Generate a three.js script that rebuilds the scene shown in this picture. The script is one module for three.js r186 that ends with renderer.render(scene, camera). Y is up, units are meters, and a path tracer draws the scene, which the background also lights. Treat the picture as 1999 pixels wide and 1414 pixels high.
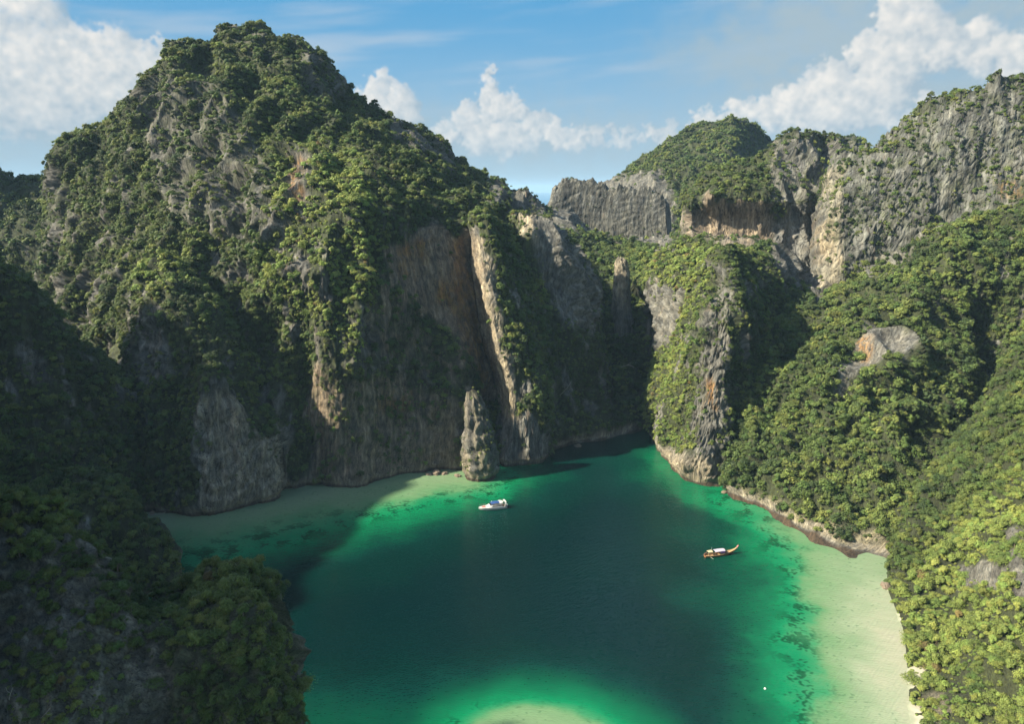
import * as THREE from 'three';
import { ImprovedNoise } from 'three/addons/math/ImprovedNoise.js';
import { mergeGeometries } from 'three/addons/utils/BufferGeometryUtils.js';

// ---------------------------------------------------------------- camera, light, exposure
const PITCH = 12.6 * Math.PI / 180, EYE = 120, FOCAL = 1510, PW = 1999, PH = 1414;
const scene = new THREE.Scene();
const camera = new THREE.PerspectiveCamera(2 * Math.atan(PH / 2 / FOCAL) * 180 / Math.PI, PW / PH, 1, 60000);
camera.position.set(0, EYE, 0);
camera.rotation.set(-PITCH, 0, 0);
camera.updateMatrixWorld(true);
const renderer = new THREE.WebGLRenderer({ antialias: true });
renderer.toneMapping = THREE.LinearToneMapping;
renderer.toneMappingExposure = 2.9;
renderer.shadowMap.enabled = true;
const SUN = new THREE.Vector3(-0.78, 0.60, 0.24).normalize();
const sun = new THREE.DirectionalLight(new THREE.Color(1, 0.89, 0.69), 5);
sun.name = 'sun';
sun.position.copy(SUN).multiplyScalar(600).add(new THREE.Vector3(0, 60, -280));
sun.target.position.set(0, 60, -280);
sun.castShadow = true; sun.shadow.radius = 2;
Object.assign(sun.shadow.camera, { left: -450, right: 450, top: 350, bottom: -350, near: 1, far: 1500 });
sun.shadow.mapSize.set(4096, 4096);
scene.add(sun, sun.target);
const SKY_STRENGTH = 0.352;
scene.fog = new THREE.FogExp2(new THREE.Color(0.42, 0.68, 0.95), 0.00006);

// ---------------------------------------------------------------- helpers
const noiseMaker = new ImprovedNoise();
const N3 = (x, y, z) => noiseMaker.noise(x + 51.3, y + 17.9, z + 83.7);
function fbm(x, y, z, oct = 4) { let s = 0, a = 1, t = 0; for (let i = 0; i < oct; i++) { s += a * N3(x, y, z); t += a; a *= 0.5; x = x * 2.03 + 7.1; y = y * 2.03 + 3.7; z = z * 2.03 + 11.9; } return s / t; }
const ridged = (x, y, z) => 1 - Math.abs(N3(x, y, z)) * 2;
function rng(seed) { return () => { seed = (seed + 0x6d2b79f5) | 0; let t = Math.imul(seed ^ (seed >>> 15), 1 | seed); t = (t + Math.imul(t ^ (t >>> 7), 61 | t)) ^ t; return ((t ^ (t >>> 14)) >>> 0) / 4294967296; }; }
const clamp = (x, a = 0, b = 1) => Math.min(b, Math.max(a, x));
const smooth = (a, b, x) => { const t = clamp((x - a) / (b - a)); return t * t * (3 - 2 * t); };
const lerp = (a, b, t) => a + (b - a) * t;
const cp = Math.cos(PITCH), sp = Math.sin(PITCH);
// a direction through the lens, by a point of the photograph, and where it meets a distance or the water
function ray(px, py) { const x = (px - PW / 2) / FOCAL, y = (PH / 2 - py) / FOCAL; return [x, -sp + y * cp, -cp - y * sp]; }
function at(px, py, d) { const r = ray(px, py), k = d / -r[2]; return [r[0] * k, EYE + r[1] * k, -d]; }
function onWater(px, py, h = 0) { const r = ray(px, py), k = (EYE - h) / -r[1]; return [r[0] * k, h, r[2] * k]; }
const where = (p) => (p.length === 2 ? onWater(p[0], p[1]) : at(p[0], p[1], p[2]));
function seenAt(x, y, z) { const dy = y - EYE, f = -z * cp - dy * sp, u = dy * cp - z * sp; return [PW / 2 + x / f * FOCAL, PH / 2 - u / f * FOCAL, f]; }
function inside(poly, x, y) { let c = false; for (let i = 0, j = poly.length - 1; i < poly.length; j = i++) { const a = poly[i], b = poly[j]; if ((a[1] > y) !== (b[1] > y) && x < (b[0] - a[0]) * (y - a[1]) / (b[1] - a[1]) + a[0]) c = !c; } return c; }
function edgeDistance(poly, x, y) { let m = 1e9; for (let i = 0, j = poly.length - 1; i < poly.length; j = i++) { const [ax, ay] = poly[j], dx = poly[i][0] - ax, dy = poly[i][1] - ay, t = clamp(((x - ax) * dx + (y - ay) * dy) / (dx * dx + dy * dy + 1e-9)); m = Math.min(m, Math.hypot(x - ax - dx * t, y - ay - dy * t)); } return m; }
const soft = (poly, x, y, w) => { const d = edgeDistance(poly, x, y); return inside(poly, x, y) ? smooth(-w, w, d) : smooth(-w, w, -d); };
const used = new Map();
function numbered(name) { const n = used.get(name) ?? 0; used.set(name, n + 1); return n ? name + '_' + String(n).padStart(3, '0') : name; }
function tag(o, label, category, group, kind) { o.userData.label = label; if (category) o.userData.category = category; if (group) o.userData.group = group; if (kind) o.userData.kind = kind; return o; }
function part(name, geometry, material, parent) { const m = new THREE.Mesh(geometry, material); m.name = name; m.castShadow = m.receiveShadow = true; parent.add(m); return m; }

// monotone cubic through (xs, ys)
function pchip(xs, ys) {
  const n = xs.length, d = [], m = [];
  for (let i = 0; i < n - 1; i++) d.push((ys[i + 1] - ys[i]) / Math.max(xs[i + 1] - xs[i], 1e-6));
  for (let i = 0; i < n; i++) m.push(i === 0 ? d[0] : i === n - 1 ? d[n - 2] : d[i - 1] * d[i] <= 0 ? 0 : 2 * d[i - 1] * d[i] / (d[i - 1] + d[i]));
  return (x) => {
    let i = 0; while (i < n - 2 && x > xs[i + 1]) i++;
    const h = Math.max(xs[i + 1] - xs[i], 1e-6), t = clamp((x - xs[i]) / h), a = t * t * (3 - 2 * t), b = t * (1 - t) * (1 - t), c = t * t * (t - 1);
    return ys[i] * (1 - a) + ys[i + 1] * a + h * (m[i] * b + m[i + 1] * c);
  };
}

// ---------------------------------------------------------------- sky
{
  const W = 4096, H = 2048, data = new Float32Array(W * H * 4), deg = 180 / Math.PI, R = rng(991), UNIT = deg / FOCAL;
  const place = (px, py) => { const [x, y, z] = ray(px, py); return [Math.atan2(x, -z) * deg, Math.asin(y / Math.hypot(x, y, z)) * deg]; };
  // cumulus: each heap is a crowd of round puffs, small ones on its upper edge (centre, half width, half height in pixels of the photograph, size of puffs, number, whiteness)
  const HEAPS = [
    [20, 70, 75, 95, 34, 60, 1], [150, 150, 120, 85, 34, 90, .95], [245, 140, 80, 55, 26, 50, .9], [312, 110, 28, 30, 13, 20, .85], [60, 190, 130, 60, 36, 40, .75],
    [755, 190, 40, 44, 16, 46, 1], [790, 225, 36, 36, 18, 18, .85], [957, 150, 13, 24, 8, 16, .95], [962, 205, 24, 34, 11, 34, 1], [1000, 215, 28, 26, 10, 22, .9], [915, 240, 26, 22, 9, 18, .8], [985, 258, 95, 34, 15, 60, .8], [930, 215, 30, 24, 10, 18, .85], [1120, 268, 50, 22, 11, 26, .75], [1085, 250, 18, 28, 9, 22, .95], [1050, 240, 26, 18, 8, 14, .8], [868, 260, 24, 22, 10, 18, .9], [885, 268, 14, 14, 8, 8, .9], [1200, 268, 42, 18, 9, 22, .75], [1290, 262, 40, 18, 10, 18, .7],
    [1380, 238, 42, 24, 12, 30, 1], [1470, 214, 40, 26, 13, 34, 1], [1540, 212, 60, 30, 17, 40, .98], [1620, 210, 80, 46, 24, 50, .95], [1610, 150, 40, 28, 13, 24, .85], [1690, 175, 80, 56, 24, 56, .97], [1730, 115, 70, 46, 20, 44, .95], [1770, 40, 52, 70, 20, 56, 1], [1820, 85, 56, 42, 18, 36, .95], [1750, 210, 90, 40, 22, 30, .9], [1925, 90, 36, 40, 15, 34, .98], [1980, 120, 36, 40, 17, 30, 1], [1860, 90, 60, 30, 14, 20, .8],
  ];
  const VEILS = [[90, 260, 170, 90, .9], [240, 200, 120, 80, .85], [1650, 110, 220, 140, .95], [1960, 60, 160, 130, .9], [1600, 60, 150, 110, .9], [1540, 160, 100, 80, .7], [1365, 115, 80, 36, .6], [1440, 95, 40, 30, .35], [1880, 230, 210, 100, .95], [1900, 30, 150, 90, .92], [1760, 200, 160, 90, .8], [1000, 290, 210, 75, .95], [850, 300, 120, 60, .8], [1250, 285, 170, 52, .85], [790, 265, 60, 50, .6]];
  const puffs = [];
  for (const [cx, cy, w, hh, r, n, wh] of HEAPS) for (let k = 0; k < n; k++) {
    const a = R() * 6.283, q = Math.sqrt(R()), [az, el] = place(cx + Math.cos(a) * q * w, cy + Math.sin(a) * q * hh), rr = r * (0.5 + 1.2 * R() * R() + (Math.sin(a) > 0 ? 0.3 : 0.1)) * UNIT;
    puffs.push([az, el, rr, R() * r * 0.9 * UNIT, wh, cy]);
  }
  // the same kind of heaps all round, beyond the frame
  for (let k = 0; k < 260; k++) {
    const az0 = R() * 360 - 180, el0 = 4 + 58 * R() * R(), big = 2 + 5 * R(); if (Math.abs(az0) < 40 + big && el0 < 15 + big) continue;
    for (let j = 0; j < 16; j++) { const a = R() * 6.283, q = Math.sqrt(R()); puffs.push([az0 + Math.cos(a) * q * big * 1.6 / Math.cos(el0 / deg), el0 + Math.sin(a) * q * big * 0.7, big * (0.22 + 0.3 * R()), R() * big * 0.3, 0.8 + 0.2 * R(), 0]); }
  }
  const veils = VEILS.map(([x, y, w, hh, s]) => { const [a, e] = place(x, y); return [a, e, w * UNIT, hh * UNIT, s]; });
  const cells = new Map(); // puffs by square of 3 degrees
  for (const p of puffs) for (let a = Math.floor((p[0] - p[2] * 1.4 - 1) / 3); a <= Math.floor((p[0] + p[2] * 1.4 + 1) / 3); a++) for (let b = Math.floor((p[1] - p[2] * 1.4 - 1) / 3); b <= Math.floor((p[1] + p[2] * 1.4 + 1) / 3); b++) { const k = ((a + 120) % 120) * 1000 + b; if (!cells.has(k)) cells.set(k, []); cells.get(k).push(p); }
  const L = new THREE.Vector3(-0.62, 0.55, 0.56).normalize();
  for (let row = 0; row < H; row++) {
    const el = ((row + 0.5) / H - 0.5) * 180, seenRow = el > -1 && el < 20;
    for (let col = 0; col < W; col++) {
      const i = (row * W + col) * 4;
      let az = ((col + 0.5) / W - 0.5) * 360 + 90; if (az > 180) az -= 360;
      if (!(seenRow && Math.abs(az) < 50) && ((col & 3) || (row & 1))) continue;
      const e = Math.max(el, 0), t = Math.pow(smooth(-3, 15, e), 1.1), hi = smooth(12, 80, e);
      let r = lerp(0.42, 0.090, t), g = lerp(0.60, 0.365, t), b = lerp(0.72, 0.67, t);
      r = lerp(r, 0.04, hi); g = lerp(g, 0.20, hi); b = lerp(b, 0.50, hi);
      if (el > 0) {
        // thin high streaks
        const s1 = fbm(az * 0.05 + el * 0.10, el * 0.5 - az * 0.045, 2.2, 5), veil = smooth(-0.1, 0.38, s1) * 0.62 * smooth(3, 8, e);
        r = lerp(r, 0.50, veil); g = lerp(g, 0.60, veil); b = lerp(b, 0.70, veil);
        const w1 = fbm(az * 1.1, el * 1.1, 5.5, 4), w2 = fbm(az * 1.1, el * 1.1, 8.5, 4);
        let v = 0; if (Math.abs(az) < 50) for (const [a, c, w, hh, s] of veils) { const q = ((az + w1 * 1.4 - a) / w) ** 2 + ((el + w2 * 1.0 - c) / hh) ** 2; if (q < 6) v = 1 - (1 - v) * (1 - s * Math.exp(-q * 0.9)); }
        v *= 0.9 + 0.7 * fbm(az * 0.6, el * 0.8, 3.3, 4);
        r = lerp(r, 0.38, clamp(v)); g = lerp(g, 0.50, clamp(v)); b = lerp(b, 0.58, clamp(v));
        const f1 = fbm(az * 2.4, el * 2.4, 1, 4), f2 = fbm(az * 2.4, el * 2.4, 7, 4), A = az + w1 * 0.6 + f1 * 0.6, E = el + w2 * 0.6 + f2 * 0.6, list = cells.get(((Math.floor(A / 3) + 120) % 120) * 1000 + Math.floor(E / 3));
        if (list) {
          let sw = 0, nx = 0, ny = 0, nz = 0, wh = 0, cover = 0; const ce = Math.cos(el / deg);
          for (const p of list) { let dx = A - p[0]; if (dx > 180) dx -= 360; if (dx < -180) dx += 360; dx *= ce; const dy = E - p[1], q = (dx * dx + dy * dy) / (p[2] * p[2]); if (q > 1.5) continue; const zz = Math.sqrt(Math.max(0, 1 - q)), wgt = Math.exp(Math.min(30, (p[3] + zz * p[2]) * 1.5)) * smooth(1.5, 0.3, q); sw += wgt; nx += wgt * dx / p[2]; ny += wgt * dy / p[2]; nz += wgt * zz; wh += wgt * p[4]; cover = 1 - (1 - cover) * (1 - 0.62 * smooth(1.5, 0.1, q)); }
          if (sw > 0) {
            const l = Math.hypot(nx, ny, nz) || 1, lit = clamp(0.22 + 0.66 * (nx * L.x + ny * L.y + nz * L.z) / l + 0.55 * w1 + 0.35 * f2), a = Math.pow(smooth(0.04, 1.12, cover + 0.45 * f1), 1.05) * 0.97, k = lit * wh / sw;
            r = lerp(r, lerp(0.37, 0.92, k), a); g = lerp(g, lerp(0.48, 0.88, k), a); b = lerp(b, lerp(0.57, 0.82, k), a);
          }
        }
      }
      { // extra glow added round the sun as fill light for shaded slopes
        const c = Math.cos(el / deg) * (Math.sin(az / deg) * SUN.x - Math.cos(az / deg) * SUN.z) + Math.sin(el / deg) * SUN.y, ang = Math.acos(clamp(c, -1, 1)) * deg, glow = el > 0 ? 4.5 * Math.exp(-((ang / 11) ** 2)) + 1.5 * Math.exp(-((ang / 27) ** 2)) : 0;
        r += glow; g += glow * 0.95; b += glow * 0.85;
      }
      data[i] = r; data[i + 1] = g; data[i + 2] = b; data[i + 3] = 1;
    }
  }
  for (let row = 0; row < H; row++) for (let col = 0; col < W; col++) {
    const i = (row * W + col) * 4; if (data[i + 3]) continue;
    const s = ((row & ~1) * W + (col & ~3)) * 4; for (let c = 0; c < 4; c++) data[i + c] = data[s + c];
  }
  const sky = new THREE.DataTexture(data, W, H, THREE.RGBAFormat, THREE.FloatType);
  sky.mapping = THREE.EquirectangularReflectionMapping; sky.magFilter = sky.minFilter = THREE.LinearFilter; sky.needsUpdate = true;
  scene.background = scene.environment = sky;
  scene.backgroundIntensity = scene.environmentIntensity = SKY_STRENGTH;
}

// ---------------------------------------------------------------- where rock lies bare, where it is ochre (outlines as seen in the photograph)
const BARE = [ // [plant cover left, outline]
  [.62, [[90, 360], [130, 340], [150, 430], [120, 560], [80, 600]]], [.6, [[300, 140], [400, 120], [470, 230], [520, 300], [560, 450], [470, 480], [330, 420], [285, 260]]],
  [.65, [[455, 55], [520, 60], [530, 105], [450, 105]]], [.6, [[580, 80], [615, 110], [672, 185], [640, 205], [585, 170]]], [.15, [[563, 290], [602, 300], [592, 420], [568, 410]]],
  [.3, [[760, 230], [800, 250], [880, 310], [880, 330], [800, 300], [760, 280]]],
  [.14, [[745, 490], [790, 470], [850, 425], [900, 470], [935, 480], [962, 600], [1003, 760], [1003, 810], [960, 790], [930, 740], [900, 660], [850, 610], [790, 560], [750, 560]]],
  [.66, [[730, 570], [790, 570], [930, 740], [900, 760], [740, 740], [600, 730]]], [.5, [[590, 730], [740, 740], [860, 760], [905, 790], [905, 920], [740, 945], [600, 950]]],
  [.1, [[395, 760], [470, 760], [490, 850], [550, 860], [564, 965], [400, 1012], [385, 900]]], [.45, [[260, 600], [320, 600], [330, 740], [260, 750]]],
  [.15, [[975, 800], [1030, 800], [1068, 850], [1070, 912], [975, 917]]], [.05, [[920, 430], [945, 470], [975, 600], [1005, 800], [965, 780], [930, 640], [905, 470]]],
  [.2, [[1000, 412], [1060, 425], [1135, 490], [1170, 580], [1165, 640], [1110, 640], [1060, 520]]],
  [.16, [[1070, 345], [1310, 345], [1315, 490], [1200, 470], [1080, 450]]], [.45, [[950, 355], [1060, 360], [1060, 410], [950, 410]]],
  [.04, [[1340, 420], [1378, 382], [1440, 400], [1505, 392], [1505, 470], [1430, 482], [1340, 466]]], [.1, [[1505, 440], [1600, 385], [1622, 480], [1600, 560], [1545, 570], [1505, 530]]],
  [.5, [[1505, 265], [1690, 265], [1640, 340], [1560, 410], [1500, 390]]], [.52, [[1600, 330], [1640, 290], [2000, 140], [2000, 370], [1900, 440], [1800, 490], [1700, 560], [1605, 545]]],
  [.3, [[1565, 560], [1605, 500], [1650, 560], [1590, 610]]], [.46, [[1393, 515], [1428, 525], [1425, 780], [1405, 900], [1360, 880], [1345, 780], [1370, 640]]],
  [.05, [[1270, 865], [1330, 880], [1400, 890], [1418, 955], [1300, 940]]], [.2, [[1255, 560], [1335, 560], [1325, 640], [1270, 700]]],
  [.22, [[1660, 690], [1705, 635], [1775, 655], [1765, 690], [1700, 720], [1640, 770], [1635, 730]]], [.2, [[1870, 1108], [1975, 1095], [1960, 1145], [1880, 1152]]],
  [.6, [[1800, 1350], [1855, 1345], [1850, 1420], [1800, 1420]]], [.2, [[1978, 1050], [2010, 1050], [2010, 1180], [1985, 1175]]],
  [.55, [[0, 980], [90, 1000], [210, 1090], [235, 1160], [300, 1220], [345, 1320], [330, 1430], [-50, 1430], [-50, 980]]], [.3, [[20, 655], [60, 675], [105, 745], [75, 765]]],
];
const OCHRE = [[[780, 470], [805, 470], [800, 540], [775, 540]], [[815, 465], [840, 465], [835, 510], [815, 510]], [[880, 470], [908, 470], [940, 620], [962, 760], [925, 760], [892, 620]], [[855, 545], [905, 560], [900, 620], [860, 600]], [[755, 770], [775, 765], [775, 810], [750, 810]], [[785, 770], [805, 760], [805, 800], [785, 800]], [[1600, 440], [1625, 430], [1640, 520], [1605, 520]], [[1940, 350], [2010, 350], [2010, 400], [1960, 390]], [[1375, 740], [1405, 740], [1405, 800], [1375, 790]], [[1675, 670], [1700, 670], [1695, 700], [1670, 695]], [[560, 300], [590, 310], [590, 400], [570, 410]]];
const PALE = [[[1785, 1335], [1860, 1335], [1860, 1430], [1785, 1430]], [[1190, 495], [1225, 495], [1230, 600], [1190, 600]], [[925, 470], [945, 470], [980, 620], [1010, 800], [985, 800], [950, 640]], [[1000, 412], [1045, 420], [1050, 480], [1020, 470]], [[915, 780], [935, 800], [960, 930], [940, 930]], [[1270, 865], [1400, 900], [1400, 955], [1290, 930]], [[1610, 330], [1645, 330], [1640, 560], [1600, 560]], [[390, 770], [470, 770], [560, 880], [560, 960], [400, 1010]]];
const TANS0 = [[[740, 480], [790, 460], [850, 420], [910, 450], [935, 480], [962, 600], [1003, 810], [900, 760], [740, 700], [720, 600]], [[590, 720], [760, 730], [900, 770], [905, 920], [740, 945], [600, 950]], [[1340, 420], [1380, 380], [1505, 390], [1505, 480], [1340, 470]]];
const prep = (poly) => { const xs = poly.map((p) => p[0]), ys = poly.map((p) => p[1]); return { poly, x0: Math.min(...xs) - 30, x1: Math.max(...xs) + 30, y0: Math.min(...ys) - 30, y1: Math.max(...ys) + 30 }; };
const bare = BARE.map(([v, p]) => ({ v, ...prep(p) })), ochre = OCHRE.map(prep), pale = PALE.map(prep), TANS = TANS0.map(prep);

const near = (q, x, y) => x > q.x0 && x < q.x1 && y > q.y0 && y < q.y1;
function coverAt(px, py, base) { let v = base; for (const q of bare) if (near(q, px, py)) v = Math.min(v, lerp(base, q.v, soft(q.poly, px, py, 14))); return v; }
const SUN_TINT0 = [[[500, 420], [590, 270], [700, 300], [740, 420], [735, 560], [720, 740], [650, 680], [500, 560]], [[1255, 500], [1390, 470], [1390, 560], [1340, 700], [1350, 880], [1260, 870], [1270, 740]], [[1720, 1180], [2010, 900], [2010, 1420], [1770, 1420]], [[260, 500], [360, 500], [360, 570], [260, 570]]];  // leaves coloured lighter here: painted sunlight, and yellower scrub at lower right
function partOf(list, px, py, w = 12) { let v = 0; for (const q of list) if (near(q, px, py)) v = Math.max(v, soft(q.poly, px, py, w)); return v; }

const bright = SUN_TINT0.map(prep);
// ---------------------------------------------------------------- materials
function rockTextures() {
  const S = 1024, col = new Uint8Array(S * S * 4), bump = new Uint8Array(S * S * 4), T = 8;
  // tiles by wrapping the noise round a torus of periods
  const wrap = (fx, fy, z) => (x, y) => { const a = N3(x * fx, y * fy, z), b = N3((x - 1) * fx, y * fy, z), c = N3(x * fx, (y - 1) * fy, z), d = N3((x - 1) * fx, (y - 1) * fy, z); return lerp(lerp(a, b, x), lerp(c, d, x), y) * 1.35; };
  const n1 = wrap(13, 3, 1), n2 = wrap(34, 11, 2), n3 = wrap(7, 7, 3), n4 = wrap(90, 60, 4), n5 = wrap(9, 16, 5), n6 = wrap(34, 30, 6);
  for (let j = 0; j < S; j++) for (let i = 0; i < S; i++) {
    const x = i / S, y = j / S, o = (j * S + i) * 4, blot = n3(x, y), wx = x + blot * 0.06, wy = y + n3(y, x) * 0.05, some = 0.25 + 1.3 * smooth(-0.3, 0.35, n3((x + 0.37) % 1, (y + 0.61) % 1)), st = n1(wx, wy) * some, fi = n2(wx, wy) * (1.5 - some * 0.6), g = n4(x, y);
    const crack = Math.pow(1 - Math.min(1, Math.abs(st) * 5), 3), crackH = Math.pow(1 - Math.min(1, Math.abs(n5(x, y)) * 7), 4), pit = smooth(0.25, 0.5, n6(x, y));
    const c = clamp(0.78 + 0.20 * st + 0.16 * fi + 0.16 * blot + 0.12 * g - 0.16 * crack - 0.22 * crackH - 0.22 * pit, 0.12, 1);
    const warm = clamp(0.5 + blot * 0.9);
    col[o] = 255 * c * lerp(0.97, 1, warm); col[o + 1] = 255 * c * 0.985; col[o + 2] = 255 * c * lerp(1, 0.93, warm); col[o + 3] = 255;
    const h = clamp(0.5 + 0.3 * st + 0.2 * fi + 0.12 * g - 0.14 * crack - 0.25 * crackH - 0.2 * pit);
    bump[o] = bump[o + 1] = bump[o + 2] = 255 * h; bump[o + 3] = 255;
  }
  const make = (d, srgb) => { const t = new THREE.DataTexture(d, S, S); t.wrapS = t.wrapT = THREE.RepeatWrapping; t.magFilter = THREE.LinearFilter; if (srgb) t.colorSpace = THREE.SRGBColorSpace; t.needsUpdate = true; return t; };
  return [make(col, true), make(bump, false)];
}
const [rockMap, rockBump] = rockTextures();
const rockMaterial = new THREE.MeshStandardMaterial({ name: 'limestone', vertexColors: true, map: rockMap, bumpMap: rockBump, bumpScale: 0.5, roughness: 0.95 });
const closeMap = rockMap.clone(), closeBump = rockBump.clone(); for (const t of [closeMap, closeBump]) { t.repeat.set(1.6, 4.2); t.needsUpdate = true; }
const closeRock = new THREE.MeshStandardMaterial({ name: 'limestone close by', vertexColors: true, map: closeMap, bumpMap: closeBump, bumpScale: 0.4, roughness: 0.95 });
const broadMap = rockMap.clone(), broadBump = rockBump.clone(); for (const t of [broadMap, broadBump]) { t.repeat.set(0.62, 0.34); t.needsUpdate = true; }
const broadRock = new THREE.MeshStandardMaterial({ name: 'limestone far off', vertexColors: true, map: broadMap, bumpMap: broadBump, bumpScale: 0.9, roughness: 0.95 });
const leafMaterial = new THREE.MeshPhysicalMaterial({ name: 'leaves', vertexColors: true, roughness: 0.75, transmission: 0.3, specularIntensity: 0.5, side: THREE.DoubleSide });
const barkMaterial = new THREE.MeshStandardMaterial({ name: 'bark', color: new THREE.Color().setRGB(0.16, 0.13, 0.10), roughness: 0.95 });
const paleBark = new THREE.MeshStandardMaterial({ name: 'bare wood', color: new THREE.Color().setRGB(0.20, 0.18, 0.15), roughness: 0.9 });

// ---------------------------------------------------------------- foliage shapes (radius about 1, foot at y = 0)
function crownShape(seed, { lobes, leaves, size, tall = 0.8, spread = 0.62, hang = 0, stems = 0 }) {
  const R = rng(seed), L = [], pos = [], nor = [], col = [];
  for (let i = 0; i < lobes; i++) {
    const a = R() * 6.283, q = Math.sqrt(R()), r = 0.22 + 0.36 * R() * R() + 0.06;
    L.push([Math.cos(a) * q * spread, tall * (0.35 + 0.5 * (1 - q * q) + 0.25 * (R() - 0.5)), Math.sin(a) * q * spread, r, 0.86 + 0.28 * R()]);
  }
  const n = new THREE.Vector3(), t = new THREE.Vector3(), b = new THREE.Vector3(), c = new THREE.Vector3(), nn = new THREE.Vector3();
  for (let k = 0; k < leaves; k++) {
    const l = L[Math.floor(R() * lobes)], z = R() * 1.5 - 0.5, a = R() * 6.283, s = Math.sqrt(Math.max(0, 1 - z * z));
    n.set(Math.cos(a) * s, Math.min(z, 1), Math.sin(a) * s).normalize();
    const rr = l[3] * (0.5 + 0.8 * R() * (0.4 + 0.6 * R()));
    c.set(l[0] + n.x * rr, l[1] + n.y * rr * 0.85 - (hang && R() < 0.5 ? R() * hang : 0), l[2] + n.z * rr);
    nn.copy(n).add(new THREE.Vector3(R() - 0.5, R() * 0.8 - 0.2, R() - 0.5).multiplyScalar(0.9)).normalize();
    t.set(R() - 0.5, R() - 0.5, R() - 0.5).cross(nn).normalize(); b.crossVectors(nn, t);
    const w = size * (0.6 + 0.8 * R()), h = w * (0.55 + 0.5 * R()), tone = l[4] * (0.8 + 0.4 * R()), hue = (R() - 0.5) * 0.16;
    const p = [[-w, -h * .3], [w * .2, -h], [w, h * .2], [-w * .1, h]], sn = nn.clone().lerp(n, 0.45).normalize();
    const q = p.map(([x, y]) => [c.x + t.x * x + b.x * y, c.y + t.y * x + b.y * y, c.z + t.z * x + b.z * y]);
    for (const v of [0, 1, 2, 0, 2, 3]) { pos.push(...q[v]); nor.push(sn.x, sn.y, sn.z); col.push(tone * (1 + hue), tone, tone * (1 - hue)); }
  }
  if (stems) for (let k = 0; k < stems; k++) { // pale stems that show below and between the leaves
    const l = L[Math.floor(R() * lobes)], a0 = R() * 6.28, foot = [Math.cos(a0) * 0.06, -0.35, Math.sin(a0) * 0.06], c = [l[0] * 0.9, l[1] * 0.9, l[2] * 0.9], r0 = k ? 0.028 : 0.05;
    for (let q = 0; q < 4; q++) { const a = q * 1.571, b = a + 1.571, A = [foot[0] + Math.cos(a) * r0, foot[1], foot[2] + Math.sin(a) * r0], B = [foot[0] + Math.cos(b) * r0, foot[1], foot[2] + Math.sin(b) * r0], C = [c[0] + Math.cos(a) * r0 * .5, c[1], c[2] + Math.sin(a) * r0 * .5], D = [c[0] + Math.cos(b) * r0 * .5, c[1], c[2] + Math.sin(b) * r0 * .5]; for (const v of [A, B, D, A, D, C]) { pos.push(...v); nor.push(Math.cos(a + .78), 0, Math.sin(a + .78)); col.push(3.2, 2.1, 6); } }
  }
  const g = new THREE.BufferGeometry();
  g.setAttribute('position', new THREE.Float32BufferAttribute(pos, 3)); g.setAttribute('normal', new THREE.Float32BufferAttribute(nor, 3)); g.setAttribute('color', new THREE.Float32BufferAttribute(col, 3));
  return g;
}
const farCrowns = [0, 1, 2, 3].map((k) => crownShape(100 + k, { lobes: 6 + k, leaves: 150, size: 0.17 }));
const midCrowns = [0, 1, 2, 3, 4, 5].map((k) => crownShape(200 + k, { lobes: [14, 8, 11, 18, 7, 12][k], leaves: 460, size: [.09, .12, .10, .08, .13, .10][k], tall: [.7, .9, 1.05, .8, 1.5, 1.25][k], spread: [.75, .5, .6, .85, .4, .62][k], stems: [0, 2, 3, 0, 4, 4][k] }));
const nearCrowns = [0, 1, 2, 3, 4, 5].map((k) => crownShape(300 + k, { lobes: [20, 12, 16, 26, 9, 14][k], leaves: 1250, size: [.055, .075, .062, .05, .08, .065][k], tall: [.65, .9, 1.0, .7, 1.5, 1.2][k], spread: [.78, .5, .62, .9, .42, .62][k], stems: [2, 4, 4, 2, 6, 5][k] }));
const vines = [0, 1].map((k) => crownShape(400 + k, { lobes: 9, leaves: 340, size: 0.095, tall: 0.35, spread: 0.62, hang: 2.6 }));

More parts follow.
